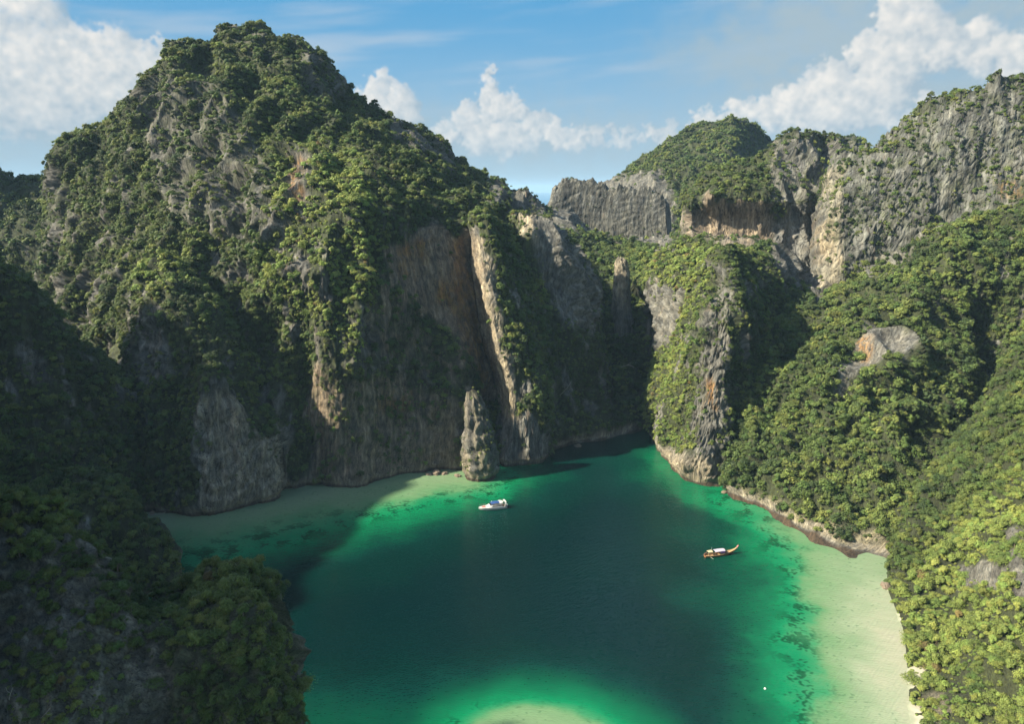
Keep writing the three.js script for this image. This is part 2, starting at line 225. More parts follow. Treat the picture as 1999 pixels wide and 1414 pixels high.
// ---------------------------------------------------------------- landforms: a face lofted through outlines from foot to crest, with a back and flanks
const landforms = [];
function landform(o) {
  const FL = o.flank ?? 0.25, { name, label, category = 'cliff', rows, res = 0.9, cover = 0.95, rough = 1, index = false, world = false, back = 55 } = o;
  const toPoint = world ? (p) => p : where;
  const R = rows.map((row) => {
    const P = row.map(toPoint), u = row.map((p, i) => (index ? i / (row.length - 1) : (p[0] - row[0][0]) / (row[row.length - 1][0] - row[0][0])));
    return [0, 1, 2].map((c) => pchip(u, P.map((p) => p[c])));
  });
  const V = [0]; let wide = 0;
  for (let k = 0; k < R.length; k++) {
    let len = 0, prev; for (let i = 0; i <= 24; i++) { const p = R[k].map((f) => f(i / 24)); if (prev) len += Math.hypot(p[0] - prev[0], p[1] - prev[1], p[2] - prev[2]); prev = p; }
    wide = Math.max(wide, Math.min(len, o.maxWide ?? 420));
    if (k) { let s = 0; for (let i = 0; i <= 8; i++) { const a = R[k - 1].map((f) => f(i / 8)), b = R[k].map((f) => f(i / 8)); s += Math.hypot(a[0] - b[0], a[1] - b[1], a[2] - b[2]) / 9; } V.push(V[k - 1] + Math.max(s, 1)); }
  }
  const tall = V[V.length - 1], nu = Math.max(8, Math.round(wide / res)), nv = Math.max(8, Math.round(tall / res)), nb = 10, ns = 4;
  const cols = nu + 1 + 2 * ns, rowsN = 2 + nv + 1 + nb, pos = new Float32Array(cols * rowsN * 3), uv = new Float32Array(cols * rowsN * 2);
  const put = (j, i, p, su, sv) => { const k = j * cols + i; pos.set(p, k * 3); uv[k * 2] = su; uv[k * 2 + 1] = sv; };
  const away = (p) => { const l = Math.hypot(p[0], p[2]); return world ? [-1, 0] : [p[0] / l, p[2] / l]; };
  for (let i = 0; i <= nu; i++) {
    const u = i / nu, pts = R.map((r) => r.map((f) => f(u))), f = [0, 1, 2].map((c) => pchip(V, pts.map((p) => p[c])));
    for (let j = 0; j <= nv; j++) { const v = j / nv * tall; put(j + 2, i + ns, f.map((g) => g(v)), u * wide / 20, v / 20); }
    const foot = pts[0], top = f.map((g) => g(tall)), w = away(top);
    put(0, i + ns, [foot[0], Math.min(foot[1] - 14, -6), foot[2]], u * wide / 20, -1.5); put(1, i + ns, [foot[0], Math.max(foot[1] - 3, -4), foot[2]], u * wide / 20, -0.3);
    for (let k = 1; k <= nb; k++) { const t = k / nb; put(nv + 2 + k, i + ns, [top[0] + w[0] * back * t, top[1] - (top[1] + 8) * t * t * (0.35 + 0.65 * t), top[2] + w[1] * back * t], u * wide / 20, (tall + k * 5) / 20); }
  }
  for (let j = 0; j < rowsN; j++) for (const side of [-1, 1]) {
    const e = side < 0 ? ns : ns + nu, k = (j * cols + e) * 3, p = [pos[k], pos[k + 1], pos[k + 2]], k2 = (j * cols + e - side * Math.max(1, Math.round(nu / 12))) * 3, w = away(p);
    let ox = p[0] - pos[k2], oz = p[2] - pos[k2 + 2]; const l = Math.hypot(ox, oz) || 1; ox /= l; oz /= l;
    for (let s = 1; s <= ns; s++) { const t = s / ns, q = t * back * 0.7; put(j, e + side * s, [p[0] + w[0] * q * (0.6 + 0.4 * t) + ox * q * FL * (1 - t * 0.5), p[1] - t * t * Math.max(0, p[1]) * 0.25, p[2] + w[1] * q * (0.6 + 0.4 * t) + oz * q * FL * (1 - t * 0.5)], uv[(j * cols + e) * 2] + side * q / 20, uv[(j * cols + e) * 2 + 1]); }
  }
  const idx = []; for (let j = 0; j < rowsN - 1; j++) for (let i = 0; i < cols - 1; i++) { const a = j * cols + i, b = a + 1, c = a + cols, d = c + 1; idx.push(a, b, d, a, d, c); }
  const g = new THREE.BufferGeometry();
  g.setAttribute('position', new THREE.BufferAttribute(pos, 3)); g.setAttribute('uv', new THREE.BufferAttribute(uv, 2)); g.setIndex(idx); g.computeVertexNormals();
  finishLandform(g, { ...o, cols, rowsN, ns, nu, nv, cover, rough, label, category });
}
// broken blocks: each cell stands proud or back by its own amount, with a crack at its edge
const hash = (a, b, c) => { let h = Math.imul(a, 374761393) ^ Math.imul(b, 668265263) ^ Math.imul(c, 1274126177); h = Math.imul(h ^ (h >>> 13), 1103515245); return ((h ^ (h >>> 16)) >>> 0) / 4294967296; };
function blocks(x, y, z, crack = 0.5) {
  const ix = Math.floor(x), iy = Math.floor(y), iz = Math.floor(z); let d1 = 9, d2 = 9, id = 0;
  for (let a = -1; a <= 1; a++) for (let b = -1; b <= 1; b++) for (let c = -1; c <= 1; c++) {
    const X = ix + a, Y = iy + b, Z = iz + c, h = hash(X, Y, Z), q = (X + h - x) ** 2 + (Y + (h * 7.31) % 1 - y) ** 2 + (Z + (h * 13.7) % 1 - z) ** 2;
    if (q < d1) { d2 = d1; d1 = q; id = h; } else if (q < d2) d2 = q;
  }
  return (id * 31.7) % 1 - 0.5 - crack * smooth(0.10, 0, Math.sqrt(d2) - Math.sqrt(d1));
}
// relief, colour and bookkeeping shared by cliffs and pinnacles
function finishLandform(g, o) {
  const pos = g.attributes.position.array, nor = g.attributes.normal.array, n = pos.length / 3, col = new Float32Array(n * 3), cov = new Float32Array(n), seed = o.seed ?? 0, amp = o.rough * (o.scale ?? 1), sc = o.scale ?? 1;
  for (let i = 0; i < n; i++) {
    const x = pos[i * 3], y = pos[i * 3 + 1], z = pos[i * 3 + 2], nx = nor[i * 3], ny = nor[i * 3 + 1], nz = nor[i * 3 + 2];
    let [px, py] = seenAt(x, y, z); px += 26 * fbm(x / 7, y / 16, z / 7 + 60, 3); py += 30 * fbm(x / 8, y / 14, z / 8 + 70, 3);
    const steep = smooth(0.75, 0.35, Math.abs(ny));
    const peek = smooth(0.08 - (o.bare ?? 0), 0.42 - (o.bare ?? 0), fbm(x / 5.5, y / 34, z / 5.5 + 90, 3) + 0.25 * fbm(x / 25, y / 25, z / 25 + 95, 2)) * steep * (o.peek ?? 0.75);
    const cv = coverAt(px, py, o.cover) * (1 - peek) * (o.sandy ? smooth(-0.6, 0.1, y) : smooth(1.2, 3.4, y + 2 * N3(x / 9, 0, z / 9))); cov[i] = cv;
    const big = fbm(x / 34, y / 80, z / 34 + seed, 3) * 6.5, mid = fbm(x / 11, y / 22, z / 11 + seed, 3) * 3.2 + (ridged(x / 17, y / 70, z / 17 + seed) - 0.5) * 5 * (o.ribs ?? 1);
    const wx = x + 7 * fbm(x / 21, y / 60, z / 21 + 40, 3), wz = z + 7 * fbm(x / 21, y / 60, z / 21 + 50, 3), uneven = 0.35 + 1.3 * smooth(-0.25, 0.3, fbm(x / 15, y / 25, z / 15 + 77, 2));
    const fl = (ridged(wx / 4.9, y / 38, wz / 4.9) - 0.5) * 1.2 * uneven + (ridged(wx / 1.9 + wz / 5, y / 17, wz / 1.9 + 5) - 0.5) * 0.65 + N3(x / 0.9, y / 5, z / 0.9) * 0.3;
    const bed = y / 5.5 + N3(x / 18, y / 30, z / 18) * 1.6, fr = bed - Math.floor(bed), ledge = (smooth(0, 0.75, fr) - smooth(0.85, 1, fr)) * 0.9 - 0.4;
    const rocky = steep * lerp(1, 0.7, cv);
    const tilt = o.slabs > 2 ? 0.45 : 0, blk = blocks(x / 3.2, (y + x * tilt) / 7.5, z / 3.2, o.slabs > 2 ? 0.2 : 0.5) * 1.1 * (o.slabs ?? 1) + blocks(x / 1.3 + 9, (y + x * tilt) / 3.2, z / 1.3, o.slabs > 2 ? 0.15 : 0.5) * 0.5;
    const plain = 1 - 0.6 * partOf(TANS, px, py, 20);
    let d = (big + mid * plain) * amp * (o.macro ?? 1) + plain * (fl * 1.25 * (o.flute ?? 1) + ledge * 0.9 + blk * 1.1) * amp * rocky + (o.slabs > 2 ? fbm(x / 0.9, y / 1.4, z / 0.9, 3) * 0.55 + (ridged(x / 2.6, (y + x) / 9, z / 2.6) - 0.5) * 1.1 : 0) + fbm(x / 3, y / 3, z / 3, 2) * 0.7 * amp * (0.4 + 0.6 * rocky);
    const calm = smooth(0, 9, y); d *= lerp(o.sandy ? 0.05 : 0.35, 1, calm);
    if (!o.sandy && y < 3.2 && y > -3) d -= 1.3 * smooth(3.2, 1.4, y + 0.8 * N3(x / 5, 1, z / 5)); // the notch that the tide cut
    pos[i * 3] += nx * d; pos[i * 3 + 1] += ny * d * 0.8 + ((o.jag ?? 1) * Math.exp(-(((Math.floor(i / o.cols) - 2 - o.nv) / (3.5 / (o.res ?? 0.9))) ** 2)) * (fbm(x / 8, 3, z / 8 + seed, 4) * 3.0 + blk * 1.9)) * (1 - cv * 0.5); pos[i * 3 + 2] += nz * d;
    // stone colours
    const str = fbm(x / 3.0, y / 55, z / 3.0 + 20, 4), str2 = fbm(x / 1.1, y / 26, z / 1.1 + 40, 3) * 1.25, blot = fbm(x / 14, y / 14, z / 14 + 9, 3);
    let c = 0.195 + 0.11 * blot + 0.15 * str2, r = c * 1.0, gg = c * 0.985, b = c * 0.91;
    const tn = partOf(TANS, px, py, 18) * 0.85; r = lerp(r, 0.36 + 0.3 * str2, tn); gg = lerp(gg, 0.275 + 0.25 * str2, tn); b = lerp(b, 0.19 + 0.17 * str2, tn);
    const dark = smooth(0.02, 0.42, str + 0.3 * blot) * 0.75; r = lerp(r, 0.085, dark); gg = lerp(gg, 0.078, dark); b = lerp(b, 0.07, dark);
    const och = clamp(partOf(ochre, px, py) * smooth(-0.28, 0.2, str2 + str * 0.6) + smooth(0.34, 0.6, -str + blot * 0.5) * 0.5 * (o.rust ?? 0.45));
    r = lerp(r, 0.38, och); gg = lerp(gg, 0.20 + 0.1 * str2, och); b = lerp(b, 0.08, och);
    const pa = partOf(pale, px, py) * (0.75 + 0.5 * str2); r = lerp(r, 0.44, pa); gg = lerp(gg, 0.375, pa); b = lerp(b, 0.275, pa);
    if (o.tint) { r *= o.tint[0]; gg *= o.tint[1]; b *= o.tint[2]; }
    // undergrowth between the crowns
    const gr = (o.name === 'near_left_crag' ? 0.75 : 1) * smooth(0.4, 0.85, cv + 0.35 * fbm(x / 5, y / 5, z / 5, 2)); r = lerp(r, 0.050, gr); gg = lerp(gg, 0.064, gr); b = lerp(b, 0.020, gr);
    const band = (o.sandy ? 9 : 0) + y + 0.7 * N3(x / 6, 3, z / 6);
    const bleach = smooth(1.2, 1.7, band) * smooth(5, 2.2, band) * 0.5; r = lerp(r, 0.48, bleach); gg = lerp(gg, 0.41, bleach); b = lerp(b, 0.30, bleach);
    const wet = smooth(1.5, 0.9, band); r = lerp(r, 0.075, wet); gg = lerp(gg, 0.05, wet); b = lerp(b, 0.03, wet);
    col[i * 3] = Math.max(r, 0.02); col[i * 3 + 1] = Math.max(gg, 0.02); col[i * 3 + 2] = Math.max(b, 0.012);
  }
  g.setAttribute('color', new THREE.BufferAttribute(col, 3)); g.computeVertexNormals();
  const m = new THREE.Mesh(g, o.name.startsWith('near') ? closeRock : ['far_cliff', 'grey_cliff', 'cave_cliff'].includes(o.name) ? broadRock : rockMaterial); m.name = numbered(o.name); m.castShadow = m.receiveShadow = true;
  tag(m, o.label, o.category, null, 'structure'); scene.add(m);
  landforms.push({ ...o, mesh: m, cov });
}
// a free-standing tower of rock: [height in the photo, left, right] outlines, round in plan
function pinnacle(o) {
  const { rows, d, thick = 0.8, res = 0.6 } = o, f = (c) => { const r = [...rows].sort((a, b) => a[0] - b[0]); return pchip(r.map((q) => q[0]), r.map((q) => q[c])); }, L = f(1), Rr = f(2);
  const y0 = rows[0][0], y1 = rows[rows.length - 1][0], lowest = at((rows[0][1] + rows[0][2]) / 2, y0, d), top = at((rows.at(-1)[1] + rows.at(-1)[2]) / 2, y1, d);
  const nv = Math.max(10, Math.round((top[1] - lowest[1]) / res)), wide = (rows[0][2] - rows[0][1]) / FOCAL * d, nu = Math.max(16, Math.round(wide * 3 / res)), cols = nu + 1, rowsN = nv + 2, pos = new Float32Array(cols * rowsN * 3), uv = new Float32Array(cols * rowsN * 2);
  for (let j = 0; j < rowsN; j++) {
    const py = y0 + (y1 - y0) * Math.min(j, nv) / nv, a = at(L(py), py, d), b = at(Rr(py), py, d), cx = (a[0] + b[0]) / 2, rx = (b[0] - a[0]) / 2 * (j > nv ? 0.05 : 1);
    for (let i = 0; i < cols; i++) { const t = i / nu * 6.28318 + Math.PI, k = j * cols + i; pos.set([cx + Math.cos(t) * rx, a[1] - (j === 0 ? 4 : 0), a[2] + (o.lean ?? 0) - Math.sin(-t) * rx * thick], k * 3); uv[k * 2] = i / nu * wide * 3 / 20; uv[k * 2 + 1] = j * res / 20; }
  }
  const idx = []; for (let j = 0; j < rowsN - 1; j++) for (let i = 0; i < cols - 1; i++) { const a = j * cols + i, b = a + 1, c = a + cols, e = c + 1; idx.push(a, e, b, a, c, e); }
  const g = new THREE.BufferGeometry(); g.setAttribute('position', new THREE.BufferAttribute(pos, 3)); g.setAttribute('uv', new THREE.BufferAttribute(uv, 2)); g.setIndex(idx); g.computeVertexNormals();
  // outward?
  { const nn = g.attributes.normal.array, k = Math.floor(rowsN / 2) * cols; if (nn[k * 3] * Math.cos(Math.PI) < 0) { g.setIndex(idx.map((_, q) => idx[q - q % 3 + [0, 2, 1][q % 3]])); g.computeVertexNormals(); } }
  finishLandform(g, { ...o, cols, rowsN, ns: 0, nu, nv: nv - 2, cover: o.cover ?? 0.3, rough: o.rough ?? 0.5, macro: 0.25, category: 'pinnacle' });
}

landform({ name: 'mountain', label: 'great forested limestone mountain with a pointed peak, tallest landform in the scene', category: 'mountain', seed: 1, tint: [.84, .83, .82], res: 0.85, cover: 0.9, peek: 0.9, bare: .05, rough: 1.15, ribs: 1.5, flank: -.05, back: 130, rows: [
  [[60, 900], [200, 960], [330, 985], [450, 985], [560, 957], [620, 950], [690, 956], [745, 940], [850, 921], [905, 918], [965, 912], [1040, 895]],
  [[70, 760, 345], [200, 800, 322], [330, 820, 305], [450, 800, 305], [560, 790, 303], [620, 790, 302], [690, 790, 308], [745, 790, 318], [850, 790, 328], [905, 790, 332], [965, 780, 352], [1040, 780, 368]],
  [[83, 560, 400], [200, 600, 352], [330, 610, 328], [430, 620, 326], [520, 610, 314], [600, 600, 308], [690, 610, 312], [740, 610, 325], [850, 610, 342], [905, 610, 350], [950, 610, 366], [1010, 640, 384]],
  [[92, 440, 418], [200, 450, 380], [330, 450, 354], [450, 450, 342], [520, 440, 332], [600, 430, 328], [690, 440, 330], [740, 440, 342], [850, 440, 356], [900, 440, 364], [940, 440, 384], [965, 430, 400]],
  [[98, 350, 430], [190, 330, 405], [300, 320, 385], [420, 310, 376], [510, 300, 368], [590, 295, 366], [670, 310, 368], [745, 330, 374], [830, 370, 388], [890, 390, 400], [930, 400, 412], [975, 400, 425]],
  [[104, 322, 436], [160, 290, 422], [240, 250, 416], [310, 190, 414], [400, 160, 420], [500, 170, 416], [590, 190, 420], [670, 240, 425], [760, 280, 430], [860, 330, 450], [930, 370, 470], [980, 385, 480]],
  [[110, 312, 440], [128, 272, 442], [160, 270, 440], [200, 252, 435], [232, 240, 432], [236, 215, 432], [284, 204, 432], [290, 152, 432], [316, 130, 434], [322, 98, 436], [350, 86, 440], [400, 82, 448], [440, 62, 460], [490, 50, 468], [530, 62, 468], [590, 76, 470], [615, 112, 474], [650, 152, 478], [672, 183, 480], [720, 207, 486], [760, 227, 492], [800, 246, 500], [850, 276, 512], [880, 311, 522], [920, 337, 535], [985, 365, 560]],
] });
landform({ name: 'buttress', label: 'dark rock buttress at the mountain foot with a bare grey face at the left shallows', seed: 2, res: 0.7, cover: 0.92, rows: [
  [[268, 1000], [330, 1004], [395, 1011], [480, 992], [556, 968], [566, 948]],
  [[255, 870, 290], [330, 880, 281], [395, 885, 277], [470, 870, 284], [548, 860, 295], [568, 860, 308]],
  [[245, 740, 300], [320, 750, 290], [400, 750, 285], [470, 755, 292], [528, 800, 306], [548, 815, 316]],
  [[240, 620, 312], [300, 620, 300], [380, 630, 296], [440, 660, 301], [500, 725, 316], [515, 740, 324]],
  [[244, 565, 325], [290, 545, 312], [340, 550, 308], [400, 590, 311], [470, 672, 324], [490, 690, 330]],
  [[250, 540, 335], [280, 520, 325], [310, 508, 322], [350, 530, 322], [420, 610, 328], [470, 660, 338]],
] });
landform({ name: 'rock_fin', label: 'leaning rock fin with a bright bare edge on its left and trees on its right', seed: 3, res: 0.6, cover: 0.96, rough: 0.55, back: 40, rows: [
  [[964, 903], [985, 914], [1030, 911], [1064, 906], [1084, 872]],
  [[970, 780, 352], [1004, 800, 328], [1040, 800, 328], [1068, 800, 334], [1088, 790, 354]],
  [[948, 670, 358], [977, 690, 334], [1020, 690, 338], [1058, 690, 346], [1086, 680, 366]],
  [[930, 575, 364], [954, 585, 340], [985, 580, 345], [1020, 580, 356], [1062, 580, 376]],
  [[918, 480, 368], [937, 485, 350], [958, 480, 350], [985, 480, 364], [1022, 490, 386]],
  [[908, 450, 374], [924, 424, 362], [945, 420, 362], [965, 428, 374], [1000, 450, 396]],
] });
pinnacle({ name: 'pinnacle', label: 'sharp rock pinnacle standing in the water before the rock fin', seed: 4, d: 312, cover: 0.5, peek: .3, rough: 0.9, thick: 0.95, rows: [[945, 904, 974], [900, 905, 970], [860, 906, 963], [825, 908, 955], [795, 909, 947], [778, 911, 941], [768, 913, 934], [762, 916, 929]] });
landform({ name: 'rock_ridge', label: 'round-shouldered grey rock ridge behind the rock fin', seed: 5, res: 0.75, cover: 0.9, rows: [
  [[985, 900], [1070, 882], [1120, 868], [1185, 860]],
  [[985, 720, 362], [1060, 740, 362], [1120, 760, 366], [1180, 760, 386]],
  [[985, 570, 372], [1050, 580, 371], [1110, 590, 376], [1175, 630, 396]],
  [[988, 470, 388], [1030, 460, 383], [1085, 480, 384], [1140, 540, 394], [1170, 590, 408]],
  [[992, 432, 400], [1008, 416, 396], [1045, 419, 396], [1085, 442, 398], [1130, 490, 402], [1160, 545, 412]],
] });
pinnacle({ name: 'pinnacle', label: 'small pale rock pinnacle rising out of the dark gully forest', seed: 6, d: 425, cover: 0.15, rows: [[640, 1188, 1236], [600, 1192, 1230], [560, 1195, 1230], [530, 1198, 1226], [512, 1200, 1222], [500, 1204, 1216]] });
landform({ name: 'gully_slope', label: 'shaded forest slope filling the gully at the head of the lagoon', category: 'slope', seed: 7, res: 1.0, cover: 1, rough: 0.9, back: 60, rows: [
  [[1040, 903], [1080, 872], [1150, 867], [1240, 847], [1290, 832]],
  [[1040, 760, 368], [1100, 770, 376], [1200, 770, 394], [1310, 760, 396]],
  [[1040, 620, 402], [1120, 620, 416], [1210, 610, 432], [1330, 570, 440]],
  [[1030, 500, 470], [1140, 510, 480], [1220, 520, 482], [1360, 490, 480]],
  [[1010, 420, 540], [1080, 410, 560], [1140, 440, 572], [1220, 470, 574], [1390, 440, 560]],
] });
landform({ name: 'far_cliff', label: 'flat-topped pale grey cliff wall in the gap between the mountains', seed: 8, res: 0.9, cover: 0.5, rough: 0.5, flute: .02, ribs: 0, macro: .45, slabs: .5, tint: [.86, .88, .88], peek: .4, back: 50, jag: 2.4, rows: [
  [[1060, 530, 570], [1150, 530, 575], [1315, 530, 575]],
  [[1068, 420, 588], [1150, 470, 592], [1306, 476, 588]],
  [[1076, 392, 594], [1150, 400, 597], [1300, 420, 594]],
  [[1084, 364, 598], [1090, 358, 600], [1100, 347, 600], [1140, 349, 600], [1178, 353, 600], [1186, 363, 600], [1240, 368, 600], [1284, 373, 600], [1302, 395, 600]],
] });
landform({ name: 'rock_knoll', label: 'low rocky knoll with a lone tree at the foot of the mountain ridge', seed: 9, res: 1.0, cover: 0.8, rough: 0.7, back: 40, rows: [
  [[920, 490, 500], [1080, 490, 510]], [[942, 430, 530], [1000, 425, 528], [1068, 435, 538]],
  [[952, 400, 545], [962, 377, 545], [985, 364, 545], [1010, 363, 545], [1035, 378, 546], [1056, 397, 548]],
] });
landform({ name: 'far_hill', label: 'far hill under green forest with a steep shaded right side', category: 'hill', seed: 10, res: 1.7, cover: 1, rough: 0.8, scale: 1.4, back: 200, rows: [
  [[1150, 520, 690], [1400, 500, 680], [1740, 500, 700]], [[1165, 420, 740], [1300, 400, 728], [1425, 400, 715], [1455, 395, 765], [1740, 390, 880]],
  [[1175, 385, 770], [1300, 330, 766], [1422, 305, 757], [1452, 300, 805], [1520, 300, 900], [1740, 330, 910]],
  [[1183, 358, 800], [1230, 327, 810], [1300, 282, 820], [1350, 250, 825], [1400, 239, 826], [1440, 231, 828], [1470, 242, 840], [1500, 270, 865], [1560, 300, 880], [1620, 280, 890], [1650, 270, 890], [1680, 281, 890], [1700, 300, 890]],
] });
landform({ name: 'cave_cliff', label: 'wooded crag with an orange overhanging cave face below', seed: 11, res: 0.8, cover: 0.93, back: 70, rows: [
  [[1325, 640, 415], [1420, 640, 416], [1520, 640, 424], [1640, 620, 430]],
  [[1336, 500, 434], [1420, 500, 434], [1500, 500, 436], [1560, 510, 440], [1640, 500, 452]],
  [[1344, 462, 446], [1430, 470, 446], [1500, 470, 446], [1640, 470, 458]],
  [[1346, 430, 452], [1400, 430, 452], [1500, 430, 450], [1640, 435, 460]],
  [[1350, 400, 450], [1400, 385, 443], [1500, 395, 444], [1640, 400, 462]],
  [[1353, 378, 458], [1400, 360, 460], [1500, 345, 464], [1645, 340, 474]],
  [[1356, 376, 466], [1380, 348, 476], [1430, 322, 483], [1494, 300, 486], [1516, 276, 486], [1560, 257, 488], [1600, 261, 490], [1640, 266, 492], [1682, 287, 496]],
] });
landform({ name: 'grey_cliff', label: 'big bare grey limestone cliff with a jagged crest at the upper right', seed: 12, res: 0.75, cover: 0.7, rough: 0.8, flute: .5, ribs: .6, slabs: 1.3, peek: .35, tint: [.84, .88, .9], back: 80, jag: 2.6, rows: [
  [[1596, 640, 402], [1700, 590, 398], [1800, 530, 386], [2000, 440, 374], [2200, 380, 370]],
  [[1604, 520, 410], [1640, 510, 402], [1700, 490, 400], [1800, 440, 396], [2000, 360, 386], [2200, 300, 380]],
  [[1614, 400, 420], [1640, 395, 410], [1700, 385, 409], [1800, 320, 404], [2000, 250, 397], [2200, 190, 390]],
  [[1624, 345, 430], [1650, 335, 422], [1700, 325, 417], [1800, 260, 412], [2000, 190, 404], [2200, 130, 398]],
  [[1636, 303, 436], [1660, 294, 430], [1690, 284, 430], [1700, 291, 430], [1740, 259, 427], [1770, 231, 424], [1800, 213, 421], [1850, 191, 418], [1900, 175, 415], [1950, 158, 412], [2000, 148, 410], [2200, 90, 405]],
] });
landform({ name: 'headland', label: 'pointed headland spire on the right of the lagoon, sunlit on its left face', category: 'headland', seed: 13, res: 0.7, cover: 0.96, back: 60, rows: [
  [[1262, 838], [1276, 874], [1302, 912], [1346, 943], [1405, 951], [1432, 942]],
  [[1267, 790, 370], [1300, 800, 334], [1350, 806, 315], [1400, 806, 310], [1440, 800, 322], [1480, 780, 346]],
  [[1288, 680, 384], [1325, 670, 350], [1372, 670, 325], [1420, 664, 320], [1460, 660, 338], [1515, 650, 372]],
  [[1264, 580, 406], [1318, 574, 376], [1376, 570, 338], [1422, 564, 331], [1470, 560, 352], [1545, 560, 396]],
  [[1252, 548, 414], [1300, 520, 404], [1372, 528, 364], [1406, 505, 346], [1440, 505, 362], [1500, 490, 400], [1545, 520, 412]],
  [[1254, 536, 424], [1290, 505, 420], [1340, 475, 424], [1400, 466, 426], [1480, 466, 428], [1548, 500, 430]],
] });
landform({ name: 'forest_slope', label: 'broad green forest slope between the headland and the near right slope', category: 'slope', seed: 14, res: 0.8, cover: 0.97, rough: 1.25, ribs: 1.3, back: 50, rows: [
  [[1412, 952], [1424, 968], [1480, 990], [1560, 1042], [1640, 1085], [1700, 1110], [1735, 1152], [1830, 1190]],
  [[1408, 890, 303], [1500, 900, 292], [1580, 930, 278], [1660, 980, 262], [1740, 1030, 250], [1840, 1040, 252], [1890, 1020, 285], [1990, 1000, 295]],
  [[1440, 770, 328], [1520, 780, 318], [1600, 780, 306], [1680, 800, 296], [1770, 830, 288], [1830, 860, 290], [1880, 860, 328], [2040, 800, 335]],
  [[1488, 640, 364], [1580, 650, 355], [1660, 640, 343], [1765, 650, 328], [1835, 640, 340], [1920, 640, 345], [2120, 600, 325]],
  [[1535, 570, 402], [1600, 580, 392], [1680, 560, 382], [1800, 500, 368], [1900, 455, 362], [2160, 380, 355]],
  [[1560, 530, 432], [1620, 515, 426], [1700, 500, 420], [1800, 455, 405], [1950, 395, 394], [2200, 330, 385]],
] });
landform({ name: 'near_right_slope', label: 'steep sunlit scrub slope above the sand in the right foreground', category: 'slope', seed: 15, res: 0.6, cover: 0.96, rough: 1.0, peek: .3, index: true, sandy: true, back: 45, maxWide: 260, rows: [
  [[1732, 1150], [1760, 1222], [1771, 1300], [1778, 1414], [1800, 1750]],
  [[1765, 1045, 235], [1815, 1120, 215], [1836, 1230, 190], [1850, 1380, 158], [1930, 1800, 112]],
  [[1812, 965, 250], [1885, 1000, 232], [1908, 1120, 200], [1930, 1300, 165], [2100, 1700, 118]],
  [[1838, 930, 258], [1915, 900, 245], [1990, 1000, 212], [2040, 1180, 172], [2350, 1600, 122]],
  [[1900, 850, 268], [1970, 745, 262], [2080, 800, 232], [2200, 950, 185], [2700, 1400, 130]],
  [[1955, 755, 280], [2060, 600, 280], [2250, 620, 250], [2500, 750, 200], [3200, 1200, 140]],
  [[2000, 690, 300], [2200, 480, 310], [2500, 480, 270], [2900, 550, 215], [3800, 900, 150]],
] });
landform({ name: 'far_left_hill', label: 'dark shaded hill at the left edge behind the mountain', category: 'hill', seed: 16, res: 1.5, cover: 1, rough: 0.8, back: 150, rows: [
  [[-400, 800, 430], [130, 800, 430]], [[-400, 450, 470], [-100, 450, 475], [130, 460, 480]],
  [[-400, -60, 510], [-160, -20, 510], [-90, 180, 518], [-40, 305, 520], [0, 334, 520], [40, 352, 522], [75, 352, 525], [140, 370, 530]],  // crest left of the frame raised so that it shades the visible hill
] });
landform({ name: 'left_slope', label: 'shaded forest slope descending from the left edge towards the lagoon', category: 'slope', seed: 17, res: 0.9, cover: 0.97, back: 70, maxWide: 300, rows: [
  [[-500, 1100], [-100, 1040], [100, 1020], [285, 1000]],
  [[-500, 800, 230], [-100, 860, 240], [100, 890, 254], [270, 945, 274]],
  [[-500, 600, 240], [-100, 690, 252], [60, 750, 262], [180, 810, 276], [264, 880, 286]],
  [[-500, 260, 265], [-200, 370, 265], [-60, 470, 265], [0, 518, 265], [60, 562, 268], [110, 632, 272], [170, 702, 280], [230, 746, 290], [260, 802, 294]],
] });
landform({ name: 'wooded_mound', label: 'dark rounded wooded mound at the left edge above the smaller mounds', category: 'mound', seed: 18, res: 0.8, cover: 0.97, rough: 0.6, back: 25, rows: [
  [[-200, 1060, 220], [150, 1060, 225]], [[-200, 940, 230], [60, 930, 232], [146, 960, 238]],
  [[-200, 850, 240], [0, 842, 243], [60, 838, 245], [110, 866, 247], [140, 930, 249]],
] });
landform({ name: 'wooded_mound', label: 'rounded wooded mound standing at the water behind the near left crag', category: 'mound', seed: 19, res: 0.7, cover: 0.98, rough: 0.6, back: 25, rows: [
  [[-150, 1190], [100, 1180], [280, 1172], [352, 1162]],
  [[-150, 1060, 212], [100, 1065, 213], [250, 1075, 214], [338, 1115, 219]],
  [[-120, 990, 216], [110, 985, 218], [220, 990, 220], [304, 1056, 226]],
  [[-80, 960, 224], [60, 962, 226], [105, 950, 228], [150, 934, 229], [190, 931, 230], [238, 950, 230], [264, 1004, 230], [296, 1052, 231]],
] });
